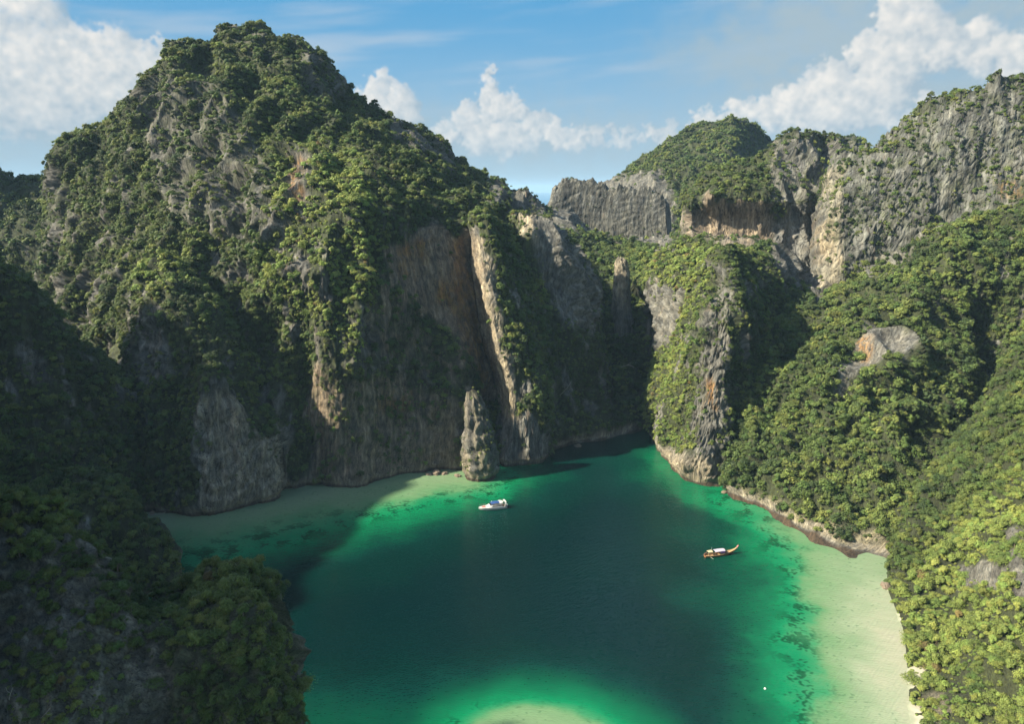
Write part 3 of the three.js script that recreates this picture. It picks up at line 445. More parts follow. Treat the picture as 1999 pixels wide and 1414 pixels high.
landform({ name: 'near_left_crag', label: 'shaded grey rock crag with bushes in the left foreground', category: 'crag', seed: 20, res: 0.31, cover: 0.97, rough: 0.95, ribs: .5, slabs: 2.4, peek: 1, bare: .08, tint: [1.04, .98, .86], back: 30, maxWide: 240, rows: [
  [[-800, 2300, 78], [0, 2200, 80], [300, 2150, 82], [500, 2100, 85], [600, 2000, 89]],
  [[-800, 1100, 68.1], [-400, 960, 71.0], [-70, 1390, 76.2], [0, 1450, 77.0], [200, 1450, 79.9], [350, 1440, 82.9], [480, 1440, 84.4], [580, 1430, 90.3]],
  [[-760, 930, 78.4], [-380, 760, 79.2], [-70, 1220, 82.1], [0, 1280, 82.9], [200, 1300, 85.1], [300, 1310, 86.6], [420, 1300, 87.3], [520, 1290, 90.3], [560, 1300, 94.7]],
  [[-700, 800, 90.3], [-330, 650, 90.3], [-70, 1060, 90.3], [0, 1120, 90.3], [120, 1150, 91.0], [210, 1190, 91.0], [280, 1230, 91.8], [380, 1200, 94.0], [470, 1190, 94.0], [530, 1224, 98.4]],
  [[-700, 640, 103.6], [-357, 620, 100.6], [-190, 640, 100.6], [-60, 935, 100.6], [0, 980, 99.9], [50, 990, 99.9], [95, 997, 99.9], [130, 1045, 98.4], [180, 1080, 98.4], [215, 1120, 98.4], [235, 1154, 99.2], [290, 1188, 102.1], [340, 1176, 103.6], [400, 1142, 103.6], [450, 1126, 103.6], [500, 1134, 103.6], [522, 1166, 104.3]],  // left end beyond the frame raised to throw shade over the crag
] });
landform({ name: 'unseen_left_ridge', label: 'high wooded ridge out of view on the left, shaped to shade the lagoon', category: 'ridge', seed: 21, res: 2.4, cover: 0.95, world: true, index: true, back: 120, rows: [  // unseen ridge, added for the shade it casts on the left side
  [[-205, -4, -268], [-150, -4, -150], [-125, -4, -70], [-125, -4, 20], [-130, -4, 110]],
  [[-218, 70, -268], [-180, 70, -150], [-160, 70, -70], [-160, 70, 20], [-165, 70, 110]],
  [[-240, 156, -270], [-218, 116, -160], [-205, 104, -70], [-210, 104, 20], [-215, 100, 110]],
] });
const SINGLE_CAP = { near_right_slope: 70, near_left_crag: 60, forest_slope: 45, headland: 25, wooded_mound: 20, left_slope: 8, buttress: 14, mountain: 18, rock_fin: 8, grey_cliff: 10, cave_cliff: 6, rock_knoll: 1 };
//==WATER==
const sandMaterial = new THREE.MeshStandardMaterial({ name: 'sand', vertexColors: true, roughness: 0.95 });
{
  // depth of the lagoon by soundings: place as seen in the photograph, 0 dry to 1 deep
  const SOUND = [
    [280, 1000, .1], [330, 1010, .14], [400, 1020, .2], [480, 1000, .18], [560, 975, .17], [610, 960, .14], [700, 962, .17], [780, 950, .18], [850, 937, .18], [900, 935, .2], [960, 946, .2],
    [330, 1060, .27], [420, 1055, .28], [520, 1030, .27], [620, 1005, .26], [720, 985, .26], [800, 965, .26], [880, 955, .25], [940, 960, .3], [1000, 940, .34], [360, 1110, .33], [450, 1085, .33], [560, 1060, .34], [660, 1032, .35], [760, 1008, .36], [850, 992, .37], [920, 976, .38], [980, 955, .4],
    [400, 1150, .48], [500, 1110, .5], [600, 1085, .5], [700, 1062, .5], [800, 1034, .5], [900, 1012, .5], [960, 1000, .58], [1040, 960, .55], [1060, 930, .5], [520, 1160, .8], [620, 1125, .8], [750, 1092, .8], [900, 1050, .8], [1000, 1010, .8], [1080, 960, .75],
    [700, 1200, 1], [900, 1150, 1], [1000, 1100, 1], [1100, 1050, 1], [1200, 1000, .95], [1150, 920, .7], [1200, 900, .6], [1250, 870, .55], [1170, 880, .65], [1290, 890, .4], [1320, 930, .38], [1280, 940, .52], [1350, 960, .4], [1400, 975, .38], [1250, 960, .7], [1300, 1000, .7],
    [1380, 1030, .6], [1400, 1080, .6], [1450, 1010, .4], [1480, 1060, .42], [1450, 1120, .55], [1500, 1120, .42], [1530, 1090, .33], [1400, 1160, .6], [1480, 1180, .45], [1530, 1180, .36], [1500, 1260, .42], [1545, 1260, .34], [1420, 1240, .62], [1440, 1320, .58], [1520, 1340, .4], [1480, 1400, .48], [1560, 1400, .36], [1550, 1330, .34],
    [1450, 985, .27], [1520, 1030, .22], [1560, 1080, .22], [1592, 1150, .2], [1600, 1250, .2], [1610, 1350, .2], [1630, 1414, .2], [1640, 1110, .15], [1680, 1200, .14], [1690, 1300, .13], [1700, 1400, .13], [1720, 1180, .06], [1745, 1240, .02], [1755, 1320, .02], [1760, 1400, .02], [1700, 1600, .12], [1600, 1600, .3],
    [1200, 1100, .95], [1200, 1200, 1], [1300, 1100, .8], [1300, 1250, .95], [1350, 1290, .9], [1100, 1250, 1], [900, 1250, 1], [700, 1280, .95], [600, 1250, .9], [1250, 1330, .85], [1000, 1290, .85], [800, 1320, .8], [650, 1350, .65], [600, 1400, .5], [700, 1400, .52], [800, 1400, .5], [850, 1370, .55], [900, 1345, .58], [1000, 1325, .55], [1100, 1315, .6],
    [920, 1400, .5], [1180, 1400, .52], [1230, 1414, .6], [1300, 1400, .78], [1380, 1390, .7], [900, 1600, .34], [1250, 1600, .38], [600, 1600, .44], [1050, 1345, .52],
  ].map(([x, y, t]) => { const p = onWater(x, y); return [p[0], p[2], t]; });
  const X0 = -250, X1 = 250, Z0 = -430, Z1 = 70, G = 250, grid = new Float32Array((G + 1) * (G + 1));
  for (let j = 0; j <= G; j++) for (let i = 0; i <= G; i++) {
    const x = lerp(X0, X1, i / G), z = lerp(Z0, Z1, j / G); let s = 0, w = 0;
    for (const [a, b, t] of SOUND) { const q = (x - a) ** 2 + (z - b) ** 2, k = Math.exp(-q / 120) + 1e-2 / (1 + (q / 90) ** 2.2); s += k * t; w += k; }
    grid[j * (G + 1) + i] = s / w;
  }
  const depthAt = (x, z) => { const u = clamp((x - X0) / (X1 - X0)) * G, v = clamp((z - Z0) / (Z1 - Z0)) * G, i = Math.min(G - 1, Math.floor(u)), j = Math.min(G - 1, Math.floor(v)), a = u - i, b = v - j, k = j * (G + 1) + i; return lerp(lerp(grid[k], grid[k + 1], a), lerp(grid[k + G + 1], grid[k + G + 2], a), b); };
  const RAMP = [[0, .33, .32, .26], [.05, .30, .31, .23], [.1, .235, .285, .19], [.16, .17, .245, .145], [.22, .13, .225, .118], [.26, .09, .21, .10], [.30, .03, .185, .082], [.36, .003, .148, .062], [.43, .002, .092, .042], [.52, .001, .046, .026], [.65, .0005, .025, .020], [.8, .0003, .018, .0155], [1, .0003, .0135, .0140]];
  const rampF = [1, 2, 3].map((c) => pchip(RAMP.map((r) => r[0]), RAMP.map((r) => r[c])));
  const S = 2048, img = new Uint8Array(S * S * 4), enc = (v) => 255 * (v <= 0.0031308 ? v * 12.92 : 1.055 * Math.pow(v, 1 / 2.4) - 0.055);
  const LUT = []; for (let k = 0; k <= 400; k++) LUT.push(rampF.map((f) => f(k / 400) * lerp(0.88, 0.76, smooth(0.5, 0.8, k / 400))));
  for (let j = 0; j < S; j++) for (let i = 0; i < S; i++) {
    const x = lerp(X0, X1, (i + .5) / S), z = lerp(Z0, Z1, (j + .5) / S), wob = N3(x / 11, 1, z / 11) * 4 + N3(x / 4, 2, z / 4) * 1.8, wob2 = N3(x / 11, 5, z / 11) * 4 + N3(x / 4, 6, z / 4) * 1.8;
    let t = depthAt(x + wob, z + wob2); const o = (j * S + i) * 4;
    const fine = N3(x / 1.3, 8, z / 1.3);
    t += 0.012 * fine + 0.015 * N3(x / 5, 9, z / 5);
    let c = LUT[Math.round(clamp(t) * 400)];
    // coral heads and weed showing dark on the bottom, thickest along the drop-off
    { // the shoal in front
      const e = Math.hypot((x + wob * .5 - 5.5) / 25, (z + wob2 * .5 + 141) / 24), s = e < 0.8 ? lerp(.14, .235, e / .8) : e < 1 ? lerp(.235, .36, (e - .8) / .2) : e < 1.35 ? lerp(.36, .5, (e - 1) / .35) : lerp(.5, 1, (e - 1.35) / .8);
      if (s < t) { t = s; c = LUT[Math.round(clamp(t) * 400)]; }
    }
    const edge = (z > -176 && x < 55 && x > -8 ? 0.25 : 1) * Math.exp(-(((t - 0.325) / 0.06) ** 2)), flat = smooth(0.05, 0.12, t) * smooth(0.36, 0.25, t);
    const patch = fbm(x / 6.5, 12, z / 6.5, 4), speck = N3(x / 1.1 + 0.9 * patch, 14, z / 0.9);
    const dk = Math.max(smooth(0.0, 0.2, patch + 0.35 * speck) * edge * 0.85, smooth(0.4, 0.62, speck + 0.6 * patch) * flat * 0.42);
    const grain = 1 + 0.06 * fine * flat + 0.10 * patch * flat;
    for (let k = 0; k < 3; k++) img[o + k] = clamp(enc(c[k] * grain * lerp(1, [.10, .26, .22][k], dk)), 0, 255); img[o + 3] = 255;
  }
  const map = new THREE.DataTexture(img, S, S); map.colorSpace = THREE.SRGBColorSpace; map.magFilter = THREE.LinearFilter; map.needsUpdate = true;
  // ripples, in metres
  const B = 1024, rip = new Uint8Array(B * B * 4), wv = []; const R = rng(77);
  for (let k = 0; k < 70; k++) { const q = Math.pow(R(), 0.7), n = 7 + q * 60, a = (R() - 0.5) * 1.7 + 1.45, kx = Math.round(Math.cos(a) * n), ky = Math.round(Math.sin(a) * n); wv.push([kx, ky, R() * 6.283, 1 / Math.pow(Math.hypot(kx, ky) + 1, 0.85)]); }
  const tot = wv.reduce((s, w) => s + w[3], 0);
  for (let j = 0; j < B; j++) for (let i = 0; i < B; i++) { let h = 0; for (const [kx, ky, ph, a] of wv) h += a * Math.sin((kx * i + ky * j) / B * 6.28318 + ph); const o = (j * B + i) * 4; rip[o] = rip[o + 1] = rip[o + 2] = clamp(127 + 320 * h / tot, 0, 255); rip[o + 3] = 255; }
  const bump = new THREE.DataTexture(rip, B, B); bump.wrapS = bump.wrapT = THREE.RepeatWrapping; bump.magFilter = THREE.LinearFilter; bump.needsUpdate = true;
  bump.repeat.set((X1 - X0) / 34, (Z1 - Z0) / 34);
  const g = new THREE.PlaneGeometry(X1 - X0, Z1 - Z0, 1, 1); g.rotateX(-Math.PI / 2); g.translate((X0 + X1) / 2, 0, (Z0 + Z1) / 2);
  { const p = g.attributes.position, u = g.attributes.uv; for (let i = 0; i < p.count; i++) u.setXY(i, (p.getX(i) - X0) / (X1 - X0), (p.getZ(i) - Z0) / (Z1 - Z0)); }
  const water = new THREE.Mesh(g, new THREE.MeshPhysicalMaterial({ name: 'lagoon water', map, roughness: 0.14, ior: 1.33, specularIntensity: 0.45, bumpMap: bump, bumpScale: 0.16 }));
  water.name = 'water'; water.receiveShadow = true; tag(water, 'emerald lagoon water, dark in the middle and pale over sand at its edges', 'water', null, 'structure'); scene.add(water);
  const sg = new THREE.CircleGeometry(30000, 96); sg.rotateX(-Math.PI / 2); sg.translate(0, -0.6, 0);
  const sea = new THREE.Mesh(sg, new THREE.MeshPhysicalMaterial({ name: 'open sea', color: new THREE.Color().setRGB(0.02, 0.10, 0.20), roughness: 0.25, ior: 1.33 }));
  sea.name = 'sea'; tag(sea, 'blue open sea on the horizon in the gap between the mountains', 'sea', null, 'structure'); scene.add(sea);
  // the strip of sand above the water
  const outer = [[1727, 1142], [1753, 1222], [1761, 1300], [1766, 1414], [1775, 1750]].map((p) => onWater(p[0], p[1])), inner = [[1745, 1140], [1790, 1215], [1806, 1296], [1822, 1410], [1870, 1740]].map((p) => onWater(p[0], p[1]));
  const us = [0, .25, .5, .75, 1], fo = [0, 2].map((c) => pchip(us, outer.map((p) => p[c]))), fi = [0, 2].map((c) => pchip(us, inner.map((p) => p[c]))), NU = 220, NV = 24, P = [], I = [];
  for (let j = 0; j <= NV; j++) for (let i = 0; i <= NU; i++) { const u = i / NU, v = j / NV, x = lerp(fo[0](u), fi[0](u), v), z = lerp(fo[1](u), fi[1](u), v); P.push(x, -0.3 + 1.5 * v + 0.34 * N3(x / 5, 1, z / 5) + 0.16 * N3(x / 1.7, 3, z / 1.7) + 0.05 * N3(x, 2, z), z); if (i < NU && j < NV) { const a = j * (NU + 1) + i; I.push(a, a + 1, a + NU + 2, a, a + NU + 2, a + NU + 1); } }
  const bg = new THREE.BufferGeometry(); bg.setAttribute('position', new THREE.Float32BufferAttribute(P, 3)); bg.setIndex(I); bg.computeVertexNormals(); { const bc = []; for (let i = 0; i < P.length; i += 3) { const t = smooth(-0.1, 0.55, P[i + 1] + 0.12 * N3(P[i] / 2, 4, P[i + 2] / 2)), m = 1 + 0.16 * N3(P[i] / 1.5, 7, P[i + 2] / 1.5); bc.push(lerp(.2, .3, t) * m, lerp(.225, .285, t) * m, lerp(.155, .225, t) * m); } bg.setAttribute('color', new THREE.Float32BufferAttribute(bc, 3)); }
  const beach = new THREE.Mesh(bg, sandMaterial); beach.name = 'beach'; beach.receiveShadow = true; tag(beach, 'narrow strip of pale sand at the foot of the near right slope', 'beach', null, 'structure'); scene.add(beach);
}

//==FOREST==
const forestLabel = {};
{
  const R = rng(4242), M = new THREE.Matrix4(), Q = new THREE.Quaternion(), Q2 = new THREE.Quaternion(), UPV = new THREE.Vector3(0, 1, 0), nv = new THREE.Vector3(), a = new THREE.Vector3(), b = new THREE.Vector3(), c = new THREE.Vector3(), ab = new THREE.Vector3(), ac = new THREE.Vector3(), P = new THREE.Vector3();
  // what stands in front, to know which trees the photograph shows
  const ZW = 500, ZH = 354, depth = new Float32Array(ZW * ZH).fill(1e9);
  for (const L of landforms) { const p = L.mesh.geometry.attributes.position.array; for (let i = 0; i < p.length; i += 3) { const [x, y, f] = seenAt(p[i], p[i + 1], p[i + 2]); if (f < 5) continue; const u = Math.floor(x / PW * ZW), v = Math.floor(y / PH * ZH); for (let k = 0; k < 4; k++) { const s = u + (k & 1), t = v + (k >> 1); if (s >= 0 && s < ZW && t >= 0 && t < ZH) depth[t * ZW + s] = Math.min(depth[t * ZW + s], f); } } }
  const shows = (x, y, z, slack) => { const [px, py, f] = seenAt(x, y, z); if (f < 5) return false; const u = Math.floor(px / PW * ZW), v = Math.floor(py / PH * ZH); return u >= 0 && u < ZW && v >= 0 && v < ZH && f < depth[v * ZW + u] + slack; };
  const TONES = [[.036, .062, .017], [.058, .094, .022], [.082, .126, .028], [.113, .154, .034], [.150, .194, .044], [.126, .104, .036]].map((t) => new THREE.Color().setRGB(...t));
  const SPEC = { // plants per square metre, radius from/to, detail
    mountain: [.3, .8, 2.9], buttress: [.26, .9, 2.8], rock_fin: [.3, .9, 3.0], pinnacle: [.5, .6, 1.3], rock_ridge: [.17, .9, 2.3], gully_slope: [.2, 1.2, 3.4], far_cliff: [.14, .9, 2.2], rock_knoll: [.12, 1, 2.3], far_hill: [.08, 1.8, 4.4], cave_cliff: [.16, 1.0, 2.6], grey_cliff: [.3, .8, 2.6],
    headland: [.42, .6, 2.2], forest_slope: [.34, .8, 3.2], near_right_slope: [.62, .45, 2.4], far_left_hill: [.08, 1.6, 4], left_slope: [.2, 1, 3.2], wooded_mound: [.4, .8, 2.8], near_left_crag: [1.5, .28, 1.5], unseen_left_ridge: [.02, 2.5, 4.5],
  };
  const singles = [];
  for (const L of landforms) {
    const kind = L.name, [per, r0, r1] = SPEC[kind], g = L.mesh.geometry, p = g.attributes.position.array, n = g.attributes.normal.array, { cols, cov } = L, i0 = Math.max(0, L.ns - 2), i1 = L.cols - 2 - i0, j0 = 2, j1 = Math.min(L.rowsN - 2, L.nv + 5);
    const shapes = kind.startsWith('near') ? nearCrowns : ['far_hill', 'far_left_hill', 'far_cliff', 'unseen_left_ridge', 'rock_knoll'].includes(kind) ? farCrowns : midCrowns;
    const bins = new Map(); let total = 0;
    for (let j = j0; j <= j1; j++) for (let i = i0; i <= i1; i++) {
      const k = j * cols + i, k1 = k + 1, k2 = k + cols; a.fromArray(p, k * 3); ab.fromArray(p, k1 * 3).sub(a); ac.fromArray(p, k2 * 3).sub(a);
      const area = c.crossVectors(ab, ac).length(); let want = area * per; while (R() < want) {
        want -= 1; const s = R(), t = R(); P.copy(a).addScaledVector(ab, s).addScaledVector(ac, t); nv.fromArray(n, k * 3);
        let glow = 0; const [px, py, f] = seenAt(P.x, P.y, P.z), cv = cov[k], clump = 0.5 + 0.75 * fbm(P.x / 9, P.y / 12, P.z / 9 + 3, 3);
        const steep = smooth(0.55, 0.05, nv.y), chance = cv > 0.85 ? 1 : Math.max(cv * 0.13, smooth(1 - cv - 0.16, 1 - cv + 0.16, clump) * (0.25 + 0.75 * cv) * (cv < 0.4 ? 0.7 + 0.9 * smooth(0.1, 0.5, nv.y) : 1));
        if (R() > chance || P.y < (L.sandy ? 0.15 : 2.2)) continue;
        const lush = 0.5 + 0.5 * fbm(P.x / 26, P.y / 26, P.z / 26 + 7, 2), size = lerp(r0, r1, Math.pow(R(), 2.2) * (0.55 + 0.9 * clamp(lush))) * (R() < 0.3 ? 0.6 : 1) * lerp(0.75, 1, cv) * lerp(1, 0.78, steep), vine = steep > 0.5 && R() < 0.45 && shapes !== farCrowns;
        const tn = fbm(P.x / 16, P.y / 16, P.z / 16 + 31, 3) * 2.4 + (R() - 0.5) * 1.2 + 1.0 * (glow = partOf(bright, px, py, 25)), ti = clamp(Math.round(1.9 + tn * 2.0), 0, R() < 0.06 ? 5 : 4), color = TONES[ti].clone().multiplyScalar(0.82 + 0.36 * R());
        color.r *= 0.88 + 0.3 * R(); color.multiplyScalar(1 + 0.38 * glow);  // leaf colour lightened further inside the painted sunlight outlines
        Q.setFromUnitVectors(UPV, c.copy(UPV).multiplyScalar(0.72).addScaledVector(nv, 0.45 * (0.4 + steep)).normalize()); Q2.setFromAxisAngle(UPV, R() * 6.283); Q.multiply(Q2);
        const lift = size * (steep > 0.5 ? -0.15 : 0.02), pos = P.clone().addScaledVector(nv, size * 0.22 * steep).add(new THREE.Vector3(0, lift, 0)), sc = new THREE.Vector3(size * (0.88 + 0.24 * R()), size * (0.75 + 0.45 * R()), size * (0.88 + 0.24 * R()));
        M.compose(pos, Q, sc);
        const bag = vine ? vines : shapes, key = (vine ? 'v' : 't') + Math.floor(R() * bag.length);
        const it = { m: M.clone(), color, kind, size, pos, f, px, py, ti, steep, big: size / f, nv: nv.clone() };
        if (!bins.has(key)) bins.set(key, { geo: bag[+key.slice(1)], list: [] });
        bins.get(key).list.push(it); total++;
        if (!vine && size > r1 * 0.62 && kind !== 'unseen_left_ridge' && px > 0 && px < PW && py > 0 && py < PH && shows(pos.x, pos.y + size * 0.7, pos.z, 4)) singles.push({ it, list: bins.get(key).list });
      }
    }
    L.bins = bins; L.total = total;
  }
  // the largest trees in view stand as trees of their own
  singles.sort((x, y) => y.it.big - x.it.big);
  const chosen = []; const perKind = {};
  for (const s of singles) { const k = s.it.kind; if ((perKind[k] ?? 0) >= (SINGLE_CAP[k] ?? 0) || chosen.length >= 270) continue; perKind[k] = (perKind[k] ?? 0) + 1; s.it.single = true; chosen.push(s.it); }
  const trunk = new THREE.CylinderGeometry(0.045, 0.09, 0.9, 7, 4); trunk.translate(0, 0.2, 0);
  const toneName = ['dark green', 'deep green', 'mid green', 'olive green', 'yellow-green', 'rusty brown-green'];
  const placeName = { near_right_slope: 'on the near right slope above the sand', near_left_crag: 'on the shaded crag in the left foreground', forest_slope: 'on the broad slope right of the headland', headland: 'on the right-hand headland', wooded_mound: 'on a wooded mound at the left', left_slope: 'on the shaded left slope', buttress: 'on the dark buttress by the left shallows', mountain: 'on the great mountain', rock_fin: 'beside the bright rock fin', grey_cliff: 'on the big grey cliff', cave_cliff: 'on the crag above the cave face', rock_knoll: 'on the rocky knoll' };
  const makers = new Map();
  for (const it of chosen) {
    const far = !it.kind.startsWith('near'), bagN = Math.floor(R() * 5), key = (far ? 'f' : 'n') + bagN + '_' + it.ti;
    if (!makers.has(key)) {
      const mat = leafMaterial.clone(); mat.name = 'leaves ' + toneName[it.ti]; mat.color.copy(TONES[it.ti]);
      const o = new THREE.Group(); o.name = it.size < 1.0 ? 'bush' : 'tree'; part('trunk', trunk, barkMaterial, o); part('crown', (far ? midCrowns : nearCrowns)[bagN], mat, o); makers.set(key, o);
    }
    const o = makers.get(key).clone(), word = it.size < 1.3 ? 'bush' : 'tree'; o.name = numbered(word);
    o.applyMatrix4(it.m);
    const e = it.m.elements, ratio = Math.hypot(e[4], e[5], e[6]) / Math.hypot(e[0], e[1], e[2]), form = (it.size > 2.3 ? 'large ' : it.size < 1.3 ? 'small ' : '') + (ratio > 1.08 ? 'tall' : ratio < 0.88 ? 'flat-topped' : 'round');
    const spots = { near_right_slope: it.pos.y < 7 ? 'at the edge of the sand strip' : it.py > 1250 ? 'low on the near right slope at bottom right' : it.px > 1900 ? 'on the near right slope by the picture edge' : it.py < 1000 ? 'high on the near right slope beside the gully' : 'midway up the near right slope',
      near_left_crag: it.px < 150 ? 'among bare rock on the near left crag' : it.px < 330 ? 'among grey slabs of the near left crag' : it.py < 1200 ? 'on the top of the near left crag over the water' : it.px > 480 ? 'on the right edge of the near left crag' : 'on the leafy flank of the near left crag',
      forest_slope: it.pos.y < 12 ? 'low on the broad right slope by the water' : it.py < 620 ? 'high on the broad right slope under the grey cliff' : it.px > 1780 ? 'beside the dark gully of the broad right slope' : it.px < 1560 ? 'on the broad right slope next to the headland' : 'midway up the broad right slope',
      headland: it.pos.y < 25 ? 'low on the headland above the water' : it.px < 1360 ? 'on the sunlit left face of the headland' : 'on the shaded right side of the headland',
      wooded_mound: it.py < 900 ? 'on the upper wooded mound at the left edge' : it.px > 230 ? 'on the water side of the lower wooded mound' : 'on the top of the lower wooded mound at the left',
      mountain: it.py < 300 ? 'near the summit of the great mountain' : it.px < 480 ? 'on the left flank of the great mountain' : it.py > 700 ? 'low on the cliffs of the great mountain' : 'on the sunlit middle of the great mountain' };
    const spot = spots[it.kind] ?? placeName[it.kind], text = `${form} ${toneName[it.ti]} ${word} ${spot}`;
    tag(o, text, word, `${toneName[it.ti]} ${word === 'bush' ? 'bushes' : 'trees'} ${spot}`); scene.add(o);
  }
  let all = 0;
  for (const L of landforms) {
    const G = new THREE.Group(); G.name = numbered('forest'); tag(G, 'forest cover of the ' + L.label, 'forest', null, 'stuff');
    for (const { geo, list } of L.bins.values()) {
      const keep = list.filter((t) => !t.single); if (!keep.length) continue;
      const im = new THREE.InstancedMesh(geo, leafMaterial, keep.length); im.name = 'foliage'; im.castShadow = im.receiveShadow = true; im.userData.kind = 'stuff';
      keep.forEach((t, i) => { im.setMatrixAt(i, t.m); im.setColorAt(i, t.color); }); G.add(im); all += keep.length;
    }
    if (G.children.length) scene.add(G);
    forestLabel[L.name] = L.total;
  }
  console.log(JSON.stringify(forestLabel), all, chosen.length, JSON.stringify(perKind), singles.length);
}
{
  const std = (name, r, g, b, rough = 0.5, extra = {}) => new THREE.MeshPhysicalMaterial({ name, color: new THREE.Color().setRGB(r, g, b), roughness: rough, side: THREE.DoubleSide, ...extra });
  const white = std('gelcoat', .52, .52, .5, .3, { clearcoat: .4 }), grey = std('grey vinyl', .45, .46, .47, .6), glass = std('dark glass', .015, .017, .022, .08), blue = std('blue canvas', .012, .05, .17, .8), rubber = std('black rubber', .02, .02, .02, .6), steel = std('steel', .6, .6, .62, .25, { metalness: 1 }), red = std('red cushion', .45, .12, .09, .7), teak = std('teak', .30, .18, .09, .7);
  const wood = std('varnished planks', .20, .085, .035, .5), woodIn = std('pale planks', .30, .20, .10, .7), lilac = std('white tarpaulin', .36, .32, .40, .8), purple = std('purple cloth', .20, .10, .30, .8), tan = std('tan awning', .42, .33, .21, .8), cloth = std('pink ribbon', .7, .25, .3, .8), iron = std('engine iron', .12, .06, .04, .5), rope = std('rope', .5, .48, .4, .9);
  const box = (w, h, d, x, y, z, ry = 0, rz = 0) => { const g = new THREE.BoxGeometry(w, h, d, 2, 2, 2); g.rotateZ(rz); g.rotateY(ry); g.translate(x, y, z); return g; };
  const tube = (pts, r, seg = 24, rad = 6) => new THREE.TubeGeometry(new THREE.CatmullRomCurve3(pts.map((p) => new THREE.Vector3(...p))), seg, r, rad);
  const join = (...g) => mergeGeometries(g.map((q) => { const t = q.index ? q.toNonIndexed() : q; for (const n of Object.keys(t.attributes)) if (!['position', 'normal', 'uv'].includes(n)) t.deleteAttribute(n); return t; }));
  // a shell from stations along x: [x, [[y, half width], ...] keel to rail]
  function shell(stations, nx = 40) {
    const m = stations[0][1].length, xs = stations.map((s) => s[0]), F = []; for (let k = 0; k < m; k++) F.push([pchip(xs, stations.map((s) => s[1][k][0])), pchip(xs, stations.map((s) => s[1][k][1]))]);
    const P = [], I = [], w = 2 * m - 1;
    for (let i = 0; i <= nx; i++) { const x = lerp(xs[0], xs.at(-1), i / nx); for (let k = -(m - 1); k < m; k++) { const f = F[Math.abs(k)]; P.push(x, f[0](x), Math.sign(k) * f[1](x)); } }
    for (let i = 0; i < nx; i++) for (let k = 0; k < w - 1; k++) { const a = i * w + k; I.push(a, a + 1, a + w + 1, a, a + w + 1, a + w); }
    for (let k = 1; k < w - 1; k++) I.push(0, k + 1, k);
    const g = new THREE.BufferGeometry(); g.setAttribute('position', new THREE.Float32BufferAttribute(P, 3)); g.setIndex(I); const q = g.toNonIndexed(); q.setAttribute('uv', new THREE.Float32BufferAttribute(new Float32Array(q.attributes.position.count * 2), 2)); q.computeVertexNormals(); return q;
  }
  const sheet = (xs, half, y, nx = 24, nz = 6, crown = 0) => { const P = [], I = [], w = pchip(xs, half), h = pchip(xs, y); for (let i = 0; i <= nx; i++) for (let k = 0; k <= nz; k++) { const x = lerp(xs[0], xs.at(-1), i / nx), s = k / nz * 2 - 1; P.push(x, h(x) + crown * (1 - s * s), s * w(x)); if (i < nx && k < nz) { const a = i * (nz + 1) + k; I.push(a, a + 1, a + nz + 2, a, a + nz + 2, a + nz + 1); } } const g = new THREE.BufferGeometry(); g.setAttribute('position', new THREE.Float32BufferAttribute(P, 3)); g.setIndex(I); g.setAttribute('uv', new THREE.Float32BufferAttribute(new Float32Array(P.length / 3 * 2), 2)); g.computeVertexNormals(); return g; };
  const afloat = (stern, bow, y = 0) => { const a = onWater(...stern), b = onWater(...bow), o = new THREE.Group(); o.position.set((a[0] + b[0]) / 2, y, (a[2] + b[2]) / 2); o.rotation.y = Math.atan2(-(b[2] - a[2]), b[0] - a[0]); return [o, Math.hypot(b[0] - a[0], b[2] - a[2])]; };
  { // speedboat: bow to the left
    const [o, len] = afloat([987, 990.5], [936, 997.5]), k = len / 11; o.name = 'speedboat'; o.scale.setScalar(k * 1.04); scene.add(o);
    tag(o, 'white speedboat with a blue awning anchored off the left shallows', 'boat');
    const hull = part('hull', shell([[-5.2, [[-.35, 0], [-.1, 1.2], [.45, 1.5], [1.0, 1.55]]], [-2, [[-.4, 0], [-.1, 1.25], [.5, 1.6], [1.08, 1.66]]], [1.5, [[-.4, 0], [-.05, 1.05], [.6, 1.5], [1.2, 1.6]]], [4, [[-.2, 0], [.15, .45], [.8, .9], [1.36, 1.05]]], [5.6, [[.7, 0], [.8, .06], [1.15, .1], [1.46, .12]]]]), white, o);
    part('rub_rail', join(tube([[-5.2, 1.0, 1.57], [-2, 1.08, 1.68], [1.5, 1.2, 1.62], [4, 1.36, 1.07], [5.6, 1.47, 0]], .05), tube([[-5.2, 1.0, -1.57], [-2, 1.08, -1.68], [1.5, 1.2, -1.62], [4, 1.36, -1.07], [5.6, 1.47, 0]], .05)), grey, hull);
    for (const s of [1, -1]) part('porthole', box(.5, .14, .03, 3.1, .82, s * 1.2, s * .35), glass, hull);
    part('foredeck', sheet([1.2, 2.5, 4, 5.5], [1.58, 1.45, 1.02, .12], [1.24, 1.3, 1.38, 1.46], 20, 6, .14), white, o);
    part('cockpit_floor', sheet([-5.1, -2, 1.3], [1.45, 1.55, 1.5], [.55, .55, .6]), teak, o);
    part('sunpad', new THREE.BoxGeometry(1.3, .12, 1.1, 2, 1, 2).translate(3.6, 1.52, 0), red, o);
    part('cabin', shell([[.2, [[2.1, 0], [2.08, .9], [1.75, 1.2], [1.15, 1.4]]], [1.4, [[1.95, 0], [1.92, .85], [1.7, 1.1], [1.2, 1.35]]], [2.6, [[1.5, 0], [1.48, .6], [1.42, .8], [1.28, 1.1]]]], 14), white, o);
    const scr = part('windscreen', box(.06, .75, 2.0, .95, 2.15, 0, 0, .75), glass, o); part('screen_frame', join(box(.07, .06, 2.1, 1.2, 1.9, 0, 0, .75), box(.07, .06, 2.1, .68, 2.42, 0, 0, .75)), white, scr);
    for (const s of [1, -1]) part('side_window', box(3.4, .3, .04, -1.2, 1.55, s * 1.5), glass, o);
